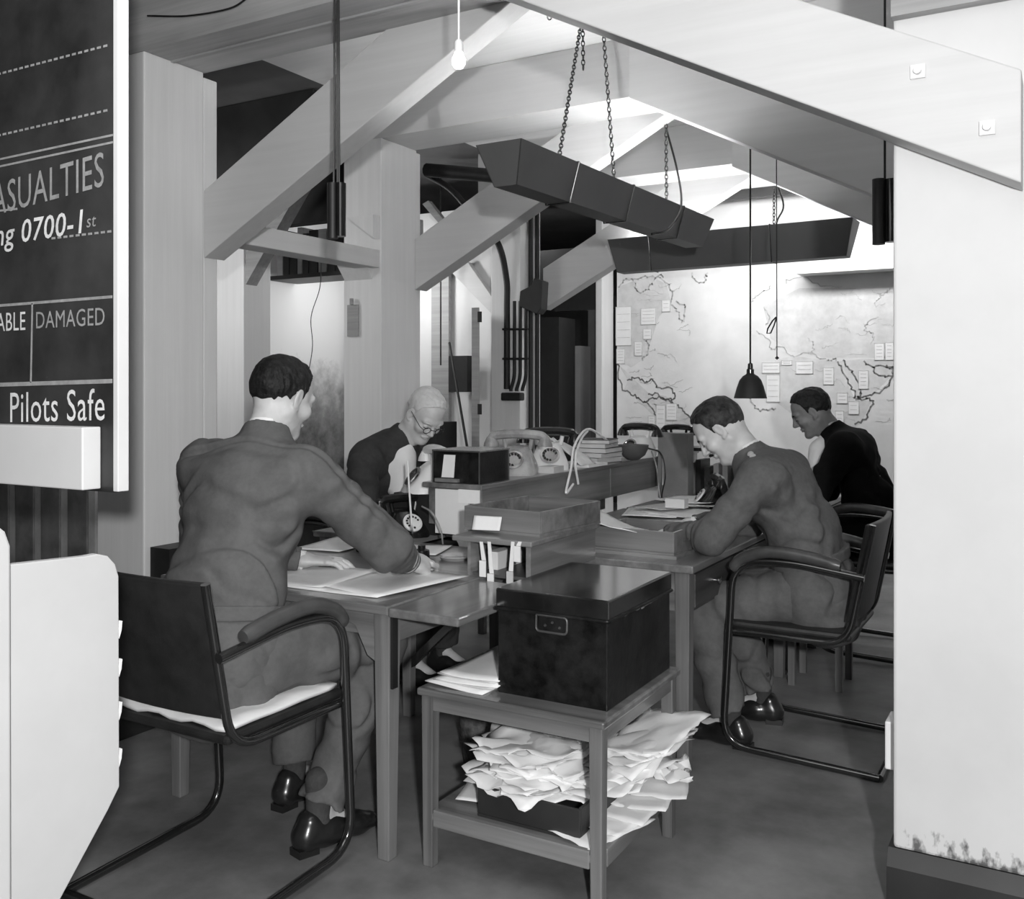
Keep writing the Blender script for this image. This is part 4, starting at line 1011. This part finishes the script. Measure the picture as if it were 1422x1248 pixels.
# black tray and heap on the lower shelf
tx0, tx1, ty0, ty1 = -1.44, -1.12, 2.30, 2.68
bt = tray(tx0, tx1, ty0, ty1, .156, .085, darkthing, 'black tin tray on the lower shelf overflowing with papers')
random.seed(21)
N = 16
pos = ['front left', 'front', 'front right', 'left', 'middle', 'right', 'back left', 'back', 'back right']
for k in range(N):
    zz = .225+.0065*k; ax = -1.33+random.uniform(-.05, .06); ay = 2.47+random.uniform(-.05, .06)
    w_ = random.uniform(.24, .33); l_ = random.uniform(.28, .36)
    sheet((ax, ay, zz), w_, l_, random.uniform(-.5, .5), 'crumpled white sheet in the heap on the black tin tray', seed=100+k, curl=.006, crumple=.012, name='crumpled_paper', group='crumpled papers heaped on the black tray', n=13, tilt=(random.uniform(-.06, .06), random.uniform(-.1, .14)))
for k in range(9):
    p = Vector((-1.12+.010*k, 2.50+.018*k, .265+.011*k))
    sheet(p, .22, .28, random.uniform(-.6, .1), 'creased white sheet sliding off the right side of the lower shelf heap', seed=140+k, curl=.006, crumple=.008, name='creased_paper', group='creased papers sliding off the right of the heap', n=11, tilt=(random.uniform(0, .2), -.18+random.uniform(-.05, .1)))
for k in range(5):
    sheet((-1.10+.012*k, 2.40+.08*k, .162+.006*k), .16, .26, -.3+.15*k, 'loose white sheet flat on the lower shelf right of the black tray', seed=170+k, curl=.003, crumple=.003, name='loose_paper', group='loose papers at the right of the lower shelf')
sheet((-1.05, 2.72, .21), .16, .12, .4, 'torn white paper poking out at the back right of the lower shelf', seed=181, curl=.01, crumple=.02, name='torn_paper', n=11)
sheet((-1.50, 2.45, .165), .14, .2, .3, 'white sheet on the lower shelf left of the black tray', seed=182, curl=.002)
# crumpled rubbish behind the side table
bs = empty('waste_basket', (-1.82, 3.0, 0), 'dim woven waste basket with rubbish under the desk, behind the side table', 'basket')
MB().lathe([(.10, 0), (.13, .28), (.125, .28), (.095, .01)], (-1.82, 3.0, 0), 20).build('body', mat('wicker', .10, .8, .6, 50, bump=.5), bs, smooth=True)
sheet((-1.82, 2.98, .27), .2, .2, .3, 'crumpled paper in the dim waste basket', seed=190, curl=.02, crumple=.03, name='waste_paper', n=11)

# ---------------------------------------------------------------- tubular armchairs
def armchair(loc, rz, label, back=True, cushion=False):
    r = empty('tubular_armchair', loc, label, 'chair', rz=rz); W_ = .265; tr = .0135
    for s in (-1, 1):
        x = s*W_
        fr = rounded([(x, -.25, .70), (x, .02, .735), (x, .215, .715), (x, .255, .02+tr), (x, -.30, .0+tr)], .11, 8)
        MB().tube(fr, tr, 12).build('side_frame', tubem, r, smooth=True, world=False)
        ap = spline([(x, -.17, .735), (x, -.05, .758), (x, .08, .765), (x, .175, .735), (x, .218, .69)], 6)
        MB().tube(ap, [.018]+[.023]*(len(ap)-2)+[.018], 12).build('arm_pad', armm, r, smooth=True, world=False)
        bu = rounded([(x*.93, .23, .455), (x*.93, -.19, .455), (x*.93, -.275, .885)], .09, 8)
        MB().tube(bu, tr*.9, 12).build('back_upright', tubem, r, smooth=True, world=False)
    MB().tube([(-W_, -.30, tr), (W_, -.30, tr)], tr, 10).build('rear_rail', tubem, r, smooth=True, world=False)
    seat = MB().box((-.24, -.20, .462), (.24, .25, .492)).build('seat', leather, r, world=False, bevel=.012)
    bk = MB(); rows = []
    for i in range(9):
        for j in range(3):
            u = i/8*2-1; z = .53+.35*j/2; y = -.190-.078*(z-.47)/.41-.02*(1-u*u)
            rows.append((.235*u, y, z))
    fs = [(i*3+j, i*3+j+1, (i+1)*3+j+1, (i+1)*3+j) for i in range(8) for j in range(2)]
    bk.add(rows, fs); o = bk.build('backrest', leather, r, smooth=True, world=False)
    s_ = o.modifiers.new('thick', 'SOLIDIFY'); s_.thickness = .022; b_ = o.modifiers.new('bev', 'BEVEL'); b_.width = .006; b_.segments = 3
    if cushion:
        c = MB(); n = 12
        vs = [(.232*(2*i/(n-1)-1), -.19+.42*j/(n-1), .497+.006*math.sin(i*1.7)*math.cos(j*1.3)) for i in range(n) for j in range(n)]
        c.add(vs, [(i*n+j, i*n+j+1, (i+1)*n+j+1, (i+1)*n+j) for i in range(n-1) for j in range(n-1)])
        o = c.build('newspaper_pad', paper, r, smooth=True, world=False); s_ = o.modifiers.new('thick', 'SOLIDIFY'); s_.thickness = .012; s_.offset = 1
    return r
armchair((-2.06, 1.925, 0), 0.0, 'black tubular armchair padded with newspaper, under the officer nearest the camera', cushion=True)
armchair((-.86, 3.775, 0), math.pi/2, 'black tubular armchair of the khaki officer, standing beside the white pillar')
armchair((-.86, 5.30, 0), math.pi/2, 'black tubular armchair of the dark-suited man, farthest one, before the map')
armchair((-3.12, 3.72, 0), -math.pi/2, 'black tubular armchair hidden behind the first desk, under the white-haired man')
# small wooden stool under the far desk
so = empty('foot_stool', (-1.0, 4.6, 0), 'low wooden stool on the floor beyond the khaki officer\'s feet', 'stool')
MB().box((-1.12, 4.45, .24), (-.86, 4.72, .265)).build('seat', woodX, so, bevel=.003)
for x in (-1.11, -.9):
    for y in (4.46, 4.68): MB().box((x, y, 0), (x+.03, y+.03, .24)).build('leg', woodZ, so)
# ---------------------------------------------------------------- people
def frame(fwd, upv):
    f = unit(fwd); l = np.cross(np.asarray(upv, np.float32), f); l = l/np.linalg.norm(l); u = np.cross(f, l)
    return np.stack([f, l, u], 1).astype(np.float32)          # columns: forward, left, up
def head_prims(c, R, neck, s=1., brow=1.):
    c = np.asarray(c, np.float32)
    def P(x, y, z): return c+R @ V(x*s, y*s, z*s)
    def E(x, y, z, a, b, d, k=.02, op='u', RR=None): return el(P(x, y, z), (a*s, b*s, d*s), R if RR is None else RR, k, op)
    def C(p, q, ra, rb, k=.015, op='u', **kw): return rc(P(*p), P(*q), ra*s, rb*s, k, op=op, **kw)
    pr = [E(-.012, 0, .042, .100, .077, .082), E(.030, 0, -.022, .062, .060, .085, .03), E(-.055, 0, .02, .050, .062, .060, .03)]
    for sy in (-1, 1):
        pr += [C((-.008, sy*.058, -.050), (.062, sy*.018, -.096), .020, .019, .03), C((.088, sy*.008, .026), (.076, sy*.046, .024), .010, .010, .016),
               E(.064, sy*.044, -.024, .022, .018, .020, .02)]
    pr += [E(.074, 0, -.100, .019, .020, .016, .018)]
    for sy in (-1, 1): pr += [E(.098, sy*.031, .004, .016, .017, .012, .012, 's')]
    for sy in (-1, 1): pr += [E(.078, sy*.031, .003, .0135, .0155, .0125, .004)]
    pr += [C((.090, 0, .018), (.112, 0, -.022), .007, .0105, .010), E(.106, 0, -.026, .012, .010, .008, .008)]
    for sy in (-1, 1): pr += [E(.099, sy*.011, -.029, .010, .0075, .007, .006)]
    pr += [C((.086, -.019, -.060), (.086, .019, -.060), .0065, .0065, .006), E(.092, 0, -.0545, .0065, .014, .0045, .006), E(.090, 0, -.067, .0065, .013, .005, .006)]
    for sy in (-1, 1):
        er = R @ np.array(Euler((0, math.radians(12), sy*math.radians(-18))).to_matrix(), np.float32)
        pr += [E(-.004, sy*.079, -.004, .019, .0055, .033, .006, RR=er), C((-.006, sy*.076, -.030), (.004, sy*.074, -.034), .008, .007, .006)]
        pr += [E(.000, sy*.086, .000, .011, .005, .020, .003, 's', RR=er)]
    nk = np.asarray(neck, np.float32)
    pr += [rc(P(-.030, 0, -.040), nk, .052*s, .062*s, .035), rc(P(.012, 0, -.085), nk+(R[:, 0]*.02), .030*s, .045*s, .03)]
    return pr
def hair_prims(c, R, s=1., front=.080, temple=.018, nape=-.062, puff=.006, side=.03):
    c = np.asarray(c, np.float32)
    def P(x, y, z): return c+R @ V(x*s, y*s, z*s)
    pr = [el(P(-.014, 0, .043), ((.100+puff)*s, (.077+puff)*s, (.082+puff)*s), R, .0), el(P(-.056, 0, .018), ((.052+puff)*s, (.063+puff*.7)*s, (.062+puff)*s), R, .02),
          el(P(.015, .0, .095), ((.045)*s, (.045)*s, (.026+puff)*s), R, .02)]
    def region(X):
        q = (X-c) @ R/s; x, y, z = q[..., 0], q[..., 1], q[..., 2]
        z0 = np.interp(x, [-.12, -.085, -.03, -.012, .012, .018, .035, .06, .085, .11], [nape, nape, nape*.55, temple+.006, temple+.012, -.012, .068, front+.014, front+.03, front+.03])
        m = 1-np.clip((np.abs(y)-.03)/.04, 0, 1)
        z1 = np.where(x < -.03, z0-0.012*m, z0)
        return (z1-z)*s*.75+.0006*np.sin(y*400+40*x)
    def comb(X):
        q = (X-c) @ R/s; return np.full(X.shape[:-1], 9., np.float32)
    lo = c-.16*s; hi = c+.16*s
    pr.append(dict(t='f', fn=region, lo=lo, hi=hi, k=.004, op='i'))
    return pr
def hand_prims(wr, fwd, palm, curl=(.5, .6, .7, .8), thumb=1, s=1., spread=.10, thumb_in=.5):
    """wrist point, pointing direction, palm normal (direction the palm faces); thumb=+1 on the left of fwd when palm faces down"""
    f = unit(fwd); n = unit(np.asarray(palm, np.float32)-f*np.dot(palm, f)); l = np.cross(n, f)*-thumb*-1; l = l/np.linalg.norm(l)
    w = np.asarray(wr, np.float32)
    l = np.cross(f, n)*thumb
    def P(a, b, c): return w+(f*a+l*b+n*c)*s
    pr = [rc(P(-.05, 0, 0), P(.01, 0, 0), .024*s, .023*s, .01, w=1.25, side=l), rc(P(.005, .004, 0), P(.082, .0, .002), .0165*s, .0135*s, .014, w=2.45, side=l),
          rc(P(.02, .028, .008), P(.055, .034, .010), .015*s, .012*s, .014)]
    lens = [.072, .080, .074, .058]
    for i in range(4):
        b = .031-.0205*i; a0 = (.5-i/3)*spread*1.6; base = P(.084-.004*abs(i-1), b, 0); cu = curl[i]; L = lens[i]
        ang = cu*.35; p = base; segs = (.46, .30, .24); rad = [.0092, .0086, .0078, .0068]
        if i == 3: rad = [r*.88 for r in rad]
        for j in range(3):
            d = (f*math.cos(ang)+n*math.sin(ang))*1.0+l*a0*math.cos(ang)
            q = p+unit(d)*L*segs[j]*s*1.0; pr.append(rc(p, q, rad[j]*s, rad[j+1]*s, .003)); p = q; ang += cu*(.95 if j == 0 else .75)
    t0 = P(.022, .030, .006); t1 = P(.052, .054-.012*thumb_in, .016+.01*thumb_in); t2 = P(.080, .062-.03*thumb_in, .020+.018*thumb_in); t3 = P(.100, .060-.04*thumb_in, .020+.026*thumb_in)
    pr += [rc(t0, t1, .0135*s, .0115*s, .008), rc(t1, t2, .0108*s, .0098*s, .003), rc(t2, t3, .0098*s, .0078*s, .003)]
    return pr
def lerp(a, b, t): return np.asarray(a, np.float32)*(1-t)+np.asarray(b, np.float32)*t

def person(label, pelvis, waist, chest, neck, head, hf, hu, side, sh, elb, wri, hfwd, palm, thumbs, knee, ank, toe, jm, tm, hm, sm=skin, hs=1., bulk=1., curls=None, hairk={}, front_open=0, collar=True, cuffs=True, legs=True, shirtbulge=None, shirt_extra=None, belt=None):
    root = empty('person', (pelvis[0], pelvis[1], 0), label, 'person')
    A = lambda p: np.asarray(p, np.float32)
    side = unit(side); R = frame(hf, hu); pelvis, waist, chest, neck, head = map(A, (pelvis, waist, chest, neck, head))
    sh = [A(p) for p in sh]; elb = [A(p) for p in elb]; wri = [A(p) for p in wri]; knee = [A(p) for p in knee]; ank = [A(p) for p in ank]
    # skin: one continuous figure; fine grids for head and hands
    core = [rc(pelvis, waist, .10, .09, .03, 1.3, side), rc(waist, chest, .085, .080, .04, 1.35, side), rc(sh[0], sh[1], .05, .05, .05), rc(chest, neck, .075, .052, .04)]
    hip = [pelvis+side*.085*(1 if i == 0 else -1) for i in (0, 1)]
    for i in (0, 1):
        core += [rc(sh[i], elb[i], .042, .036, .03), rc(elb[i], wri[i], .036, .024, .02), rc(hip[i], knee[i], .07, .05, .03), rc(knee[i], ank[i], .048, .032, .03), rc(ank[i], ank[i]+A(toe[i])*.12+A((0, 0, -.05)), .03, .022, .02)]
    core += [rc(neck, head+R @ V(-.02, 0, -.03), .050, .046, .03)]
    fine = head_prims(head, R, neck, hs)
    groups = [(core, .011, None), (fine, .0034, [(.0016, (60, 60, 60))])]
    for i in (0, 1):
        groups.append((hand_prims(wri[i], hfwd[i], palm[i], (curls or ((.5, .6, .7, .8), (.5, .6, .7, .8)))[i], thumbs[i], 1.12), .0026, None))
    body = sdf_obj('body', groups, sm, root)
    # hair
    sdf_obj('hair', [(hair_prims(head, R, hs, **hairk), .0032, [(.006, (22, 160, 60)), (.004, (60, 60, 60))])], hm, root)
    # jacket
    nb = bulk
    back = unit(neck-pelvis)
    J = [rc(pelvis+back*.02, waist, .132*nb, .112*nb, .05, 1.38, side), rc(waist, chest, .112*nb, .128*nb, .07, 1.46, side, fold=(.0035, .11, 1.)), rc(lerp(sh[0], sh[1], .08), lerp(sh[0], sh[1], .92), .078*nb, .078*nb, .09),
         rc(chest, lerp(chest, neck, .9), .112*nb, .066, .07, 1.15, side)]
    hipj = pelvis-back*.07
    J += [rc(pelvis, hipj+R[:, 0]*0, .136*nb, .145*nb, .05, 1.32, side)]
    for i in (0, 1):
        J += [rc(sh[i], elb[i], .074*nb, .060*nb, .035, fold=(.0035, .085, i*2.+.4)), rc(elb[i], lerp(elb[i], wri[i], .55), .060*nb, .050, .028, fold=(.005, .05, i*1.7)),
              rc(lerp(elb[i], wri[i], .5), lerp(elb[i], wri[i], .97), .051, .041, .02, cap=True, fold=(.0025, .045, 2.))]
        w = unit(wri[i]-elb[i])
        J += [rc(lerp(elb[i], wri[i], .85), wri[i]+w*.03, .034, .034, .002, op='s')]
    ax = unit(head+R @ V(-.03, 0, -.06)-neck)
    # collar standing round the neck
    J += [rc(neck-ax*.02, neck+ax*.032, .078, .067, .02, cap=True), rc(neck-ax*.005, neck+ax*.09, .057, .064, .004, op='s')]
    for e in front_open and [1] or []:
        pass
    Jn = [(.016, (7, 7, 9)), (.006, (19, 16, 24)), (.0085, (5, 11, 4), .07, (.5, .3, .4)), (.007, (9, 3.5, 9), .08, (-.4, .6, .9))]
    if shirtbulge is not None:
        p0, p1, r0, r1 = shirtbulge; J.append(rc(A(p0), A(p1), r0, r1, .01, op='s'))
    sdf_obj('jacket', [(J, .0062, Jn)], jm, root)
    if shirtbulge is not None:
        S_ = [rc(pelvis+back*.05, waist, .100, .100, .05, 1.3, side), rc(waist, chest, .100, .112*nb, .07, 1.35, side), rc(chest, neck, .098*nb, .06, .06, 1.1, side)]
        for i in (0, 1): S_ += [rc(lerp(chest, sh[i], .3), sh[i], .07, .055, .05)]
        if shirt_extra: S_.append(rc(A(shirt_extra[0]), A(shirt_extra[1]), shirt_extra[2], shirt_extra[2], .05))
        sdf_obj('shirt', [(S_, .009, [(.008, (12, 12, 12))])], shirt, root)
    if belt:
        bc = lerp(pelvis, waist, belt); bx_ = unit(waist-pelvis)
        Bt = [dict(p, fold=None, ra=p['ra']+.009, rb=p['rb']+.009) for p in J[:2]]
        lo_, hi_ = bc-.9, bc+.9
        Bt.append(dict(t='f', fn=lambda X: np.abs((X-bc) @ bx_)-.021, lo=lo_, hi=hi_, k=.0, op='i'))
        sdf_obj('belt', [(Bt, .0055, None)], jm, root)
    # shirt collar and cuffs
    C_ = [rc(neck-ax*.01, neck+ax*.044, .0625, .0585, .0, cap=True), rc(neck-ax*.05, neck+ax*.10, .050, .050, .0, op='s')]
    sdf_obj('shirt_collar', [(C_, .0028, None)], shirt, root)
    for i in (0, 1):
        w = unit(wri[i]-elb[i])
        c = [rc(wri[i]-w*.03, wri[i]+w*.008, .033, .032, 0, cap=True), rc(wri[i]-w*.06, wri[i]+w*.05, .028, .028, 0, op='s')]
        sdf_obj('shirt_cuff', [(c, .004, None)], shirt, root)
    # trousers
    T = [rc(pelvis+side*.05, pelvis-side*.05, .135*nb, .135*nb, .05)]
    for i in (0, 1):
        T += [rc(hip[i], lerp(hip[i], knee[i], .5), .108*nb, .094*nb, .045, fold=(.003, .12, i)), rc(lerp(hip[i], knee[i], .5), knee[i], .094*nb, .074*nb, .03, fold=(.005, .07, 2+i)),
              rc(knee[i], lerp(knee[i], ank[i], .93), .075*nb, .070, .03, cap=True, fold=(.004, .14, 1+i))]
        pass
    sdf_obj('trousers', [(T, .007, [(.016, (8, 8, 8)), (.005, (22, 22, 18)), (.009, (6, 6, 11), .08, (.4, .3, .2)), (.007, (10, 10, 4), .08, (-.3, .4, .9))])], tm, root)
    for i in (0, 1):
        a = ank[i]; t = unit(A(toe[i])); s_ = np.cross(t, V(0, 0, 1))
        sk = [rc(a+V(0, 0, .10), a+V(0, 0, -.03), .040, .036, .01)]; sdf_obj('sock', [(sk, .006, None)], sock, root)
        b = V(a[0], a[1], 0)
        sp = [rc(b-t*.045+V(0, 0, .045), b+t*.03+V(0, 0, .052), .040, .042, .03), rc(b+t*.02+V(0, 0, .045), b+t*.135+V(0, 0, .034), .040, .032, .03, 1.15, s_), rc(b+t*.13+V(0, 0, .032), b+t*.185+V(0, 0, .026), .033, .025, .02, 1.25, s_),
              rc(b-t*.04+V(0, 0, .05), b-t*.03+V(0, 0, .085), .038, .037, .02)]
        def flat(X): return .004-X[..., 2]
        sp.append(dict(t='f', fn=flat, lo=b-.3, hi=b+.3, k=.0, op='i'))
        so_ = sdf_obj('shoe', [(sp, .0045, None)], shoe, root)
        hl = MB().prism([Vector(b-t*.083+s_*.026), Vector(b-t*.02+s_*.034), Vector(b-t*.02-s_*.034), Vector(b-t*.083-s_*.026)], (0, 0, .022))
        o = hl.build('heel', shoe, so_, world=False); o.location = (0, 0, 0); o.data.transform(Matrix.Translation(-root.location))
    return root, R, head, neck, ax

# nearest officer: seen from behind, facing the far end of the room
X = (1., 0, 0)
r1p, R1, H1, N1, A1 = person('officer in grey uniform, back to us, writing in the near left armchair',
    pelvis=(-2.10, 1.96, .60), waist=(-2.125, 2.00, .80), chest=(-2.11, 2.09, 1.03), neck=(-2.11, 2.16, 1.215), head=(-2.115, 2.235, 1.332), hf=(.10, .92, -.36), hu=(.03, .36, .93), side=(-1, .08, 0),
    sh=[(-2.33, 2.12, 1.115), (-1.915, 2.13, 1.11)], elb=[(-2.49, 2.24, .86), (-1.80, 2.36, .875)], wri=[(-2.24, 2.46, .782), (-1.882, 2.575, .792)],
    hfwd=[(.8, .6, -.05), (-.02, .98, -.08)], palm=[(0, 0, -1), (-.45, -.1, -1)], thumbs=[1, -1], curls=((.3, .35, .4, .45), (.75, .9, 1.1, 1.2)),
    knee=[(-2.24, 2.42, .565), (-1.865, 2.40, .565)], ank=[(-2.2, 2.38, .10), (-1.92, 2.18, .10)], toe=[(0, 1, 0), (.25, .97, 0)], jm=serge, tm=serge, hm=hairD, bulk=1.11, belt=.55,
    hairk=dict(front=.085, temple=.01, nape=-.058, puff=.006))
# rank rings on the cuffs, epaulette-less serge jacket seam
w = unit(np.array((-1.882, 2.575, .792))-np.array((-1.80, 2.36, .875)))
for k in range(4):
    c = np.array((-1.882, 2.575, .792))-w*(.035+.017*k)
    ring = [Vector(c)+Vector((math.cos(t)*u_[0]+math.sin(t)*v_[0], math.cos(t)*u_[1]+math.sin(t)*v_[1], math.cos(t)*u_[2]+math.sin(t)*v_[2]))*(.0455+.0012*k)
            for t in [i*math.pi/10 for i in range(20)] for u_, v_ in [((lambda a: (a, np.cross(w, a)))(unit(np.cross(w, (0, 0, 1)))))]]
    MB().tube(ring, .0022, 6, closed=True).build('cuff_ring', mat('rank braid', .30, .7, .1, 30), r1p)
# white-haired man, facing right, leaning over his desk
r2p, R2, H2, N2, A2 = person('white-haired man with spectacles in a dark jacket bending over his desk behind the first one',
    pelvis=(-3.03, 3.72, .60), waist=(-2.98, 3.72, .80), chest=(-2.84, 3.70, 1.00), neck=(-2.715, 3.69, 1.13), head=(-2.60, 3.69, 1.238), hf=(.66, -.34, -.66), hu=(.58, -.12, .80), side=(0, 1, 0),
    sh=[(-2.80, 3.90, 1.04), (-2.80, 3.50, 1.04)], elb=[(-2.70, 3.98, .80), (-2.76, 3.44, .80)], wri=[(-2.50, 3.86, .775), (-2.52, 3.52, .775)],
    hfwd=[(.9, -.4, -.1), (.95, .3, -.1)], palm=[(0, 0, -1), (0, 0, -1)], thumbs=[-1, 1],
    knee=[(-2.60, 3.84, .58), (-2.60, 3.60, .58)], ank=[(-2.60, 3.84, .10), (-2.60, 3.60, .10)], toe=[(1, 0, 0), (1, 0, 0)], jm=suit2, tm=suit2, hm=hairW, hairk=dict(front=.088, puff=.004),
    shirtbulge=((-2.60, 3.60, 1.10), (-2.60, 3.62, .86), .075, .085), shirt_extra=((-2.71, 3.66, 1.03), (-2.73, 3.68, .90), .065))
# khaki officer, right side, facing left
r3p, R3, H3, N3, A3 = person('officer in khaki battledress in the right-hand armchair, head bowed, facing left',
    pelvis=(-.83, 3.78, .60), waist=(-.865, 3.77, .79), chest=(-.975, 3.76, .965), neck=(-1.085, 3.755, 1.095), head=(-1.195, 3.74, 1.195), hf=(-.66, -.16, -.68), hu=(-.66, -.08, .74), side=(0, -1, 0),
    sh=[(-.985, 3.56, 1.02), (-.985, 3.97, 1.02)], elb=[(-1.155, 3.49, .805), (-1.17, 4.04, .80)], wri=[(-1.37, 3.62, .785), (-1.38, 3.92, .785)],
    hfwd=[(-.9, .4, -.05), (-.95, -.3, -.05)], palm=[(0, 0, -1), (0, 0, -1)], thumbs=[-1, 1],
    knee=[(-1.245, 3.63, .50), (-1.22, 3.90, .50)], ank=[(-1.11, 3.595, .10), (-1.08, 3.92, .10)], toe=[(-1, .1, 0), (-1, -.1, 0)], jm=khaki, tm=khakiT, hm=hairM, bulk=1.08, belt=.62,
    hairk=dict(front=.082, temple=.015, nape=-.055, puff=.005))
# dark-suited man at the back
r4p, R4, H4, N4, A4 = person('dark-haired man in a black suit in the farthest armchair, below the map',
    pelvis=(-.87, 5.30, .62), waist=(-.90, 5.29, .82), chest=(-.985, 5.28, 1.00), neck=(-1.08, 5.28, 1.135), head=(-1.185, 5.26, 1.235), hf=(-.82, -.25, -.50), hu=(-.48, -.1, .86), side=(0, -1, 0),
    sh=[(-.985, 5.08, 1.06), (-.985, 5.48, 1.06)], elb=[(-1.12, 5.02, .80), (-1.15, 5.5, .80)], wri=[(-1.36, 5.14, .78), (-1.36, 5.42, .78)],
    hfwd=[(-.9, .4, 0), (-.9, -.3, 0)], palm=[(0, 0, -1), (0, 0, -1)], thumbs=[-1, 1],
    knee=[(-1.25, 5.18, .55), (-1.25, 5.42, .55)], ank=[(-1.22, 5.18, .10), (-1.22, 5.42, .10)], toe=[(-1, 0, 0), (-1, 0, 0)], jm=suit4, tm=suit4, hm=hairD, sm=skin2,
    hairk=dict(front=.078, temple=.01, nape=-.06, puff=.006), shirtbulge=((-1.26, 5.17, 1.05), (-1.24, 5.17, .92), .075, .08), shirt_extra=((-1.13, 5.24, 1.03), (-1.14, 5.24, .93), .062))
def face_bits(root, H, R, hm, specs=False, tache=False, brows=True):
    def P(x, y, z): return Vector(np.asarray(H)+R @ V(x, y, z))
    if brows:
        for sy in (-1, 1): MB().tube([P(.096, sy*.014, .022), P(.094, sy*.030, .028), P(.082, sy*.048, .022)], [.003, .0045, .0025], 6).build('eyebrow', hm, root, smooth=True)
    for sy in (-1, 1): MB().tube([P(.0905, sy*.018, -.001), P(.0925, sy*.031, -.0045), P(.086, sy*.044, -.001)], .0014, 5).build('eyelashes', hairD, root)
    if tache: MB().tube([P(.090, -.026, -.052), P(.099, -.012, -.044), P(.1025, 0, -.043), P(.099, .012, -.044), P(.090, .026, -.052)], [.003, .0062, .0065, .0062, .003], 8).build('moustache', hairD, root, smooth=True)
    if specs:
        g = empty('spectacles', (0, 0, 0), None, None); g.parent = root; g.location = (0, 0, 0)
        mb = MB()
        for sy in (-1, 1):
            mb.tube([P(.108, sy*.033+.019*math.cos(t), -.002+.017*math.sin(t)) for t in [k*math.pi/8 for k in range(16)]], .0016, 5, closed=True)
            mb.tube([P(.108, sy*.052, 0), P(.09, sy*.068, .003), P(.0, sy*.083, .012)], .0015, 5)
        mb.tube([P(.108, -.014, .002), P(.112, 0, .005), P(.108, .014, .002)], .0015, 5)
        bpy.data.objects.remove(g); mb.build('spectacles', blk, root)
face_bits(r2p, H2, R2, hairW, specs=True); face_bits(r3p, H3, R3, hairD, tache=True); face_bits(r4p, H4, R4, hairD)
# shoulder straps and crown badge of the khaki officer
p = Vector(lerp((-.985, 3.56, 1.02), N3, .45)); 
for k in range(2):
    c = at(1042+3*k, 634+8*k, Y=3.60); c = Vector((-1.035+.012*k, 3.595-.012*k, 1.115-.008*k))
    MB().lathe([(.013, 0), (.010, .005), (0, .006)], tuple(c), 12, Euler((math.radians(38), math.radians(-18), 0)).to_matrix().to_4x4()).build('rank_badge', mat('pale badge', .4, .5, .2, 30), r3p, smooth=True)
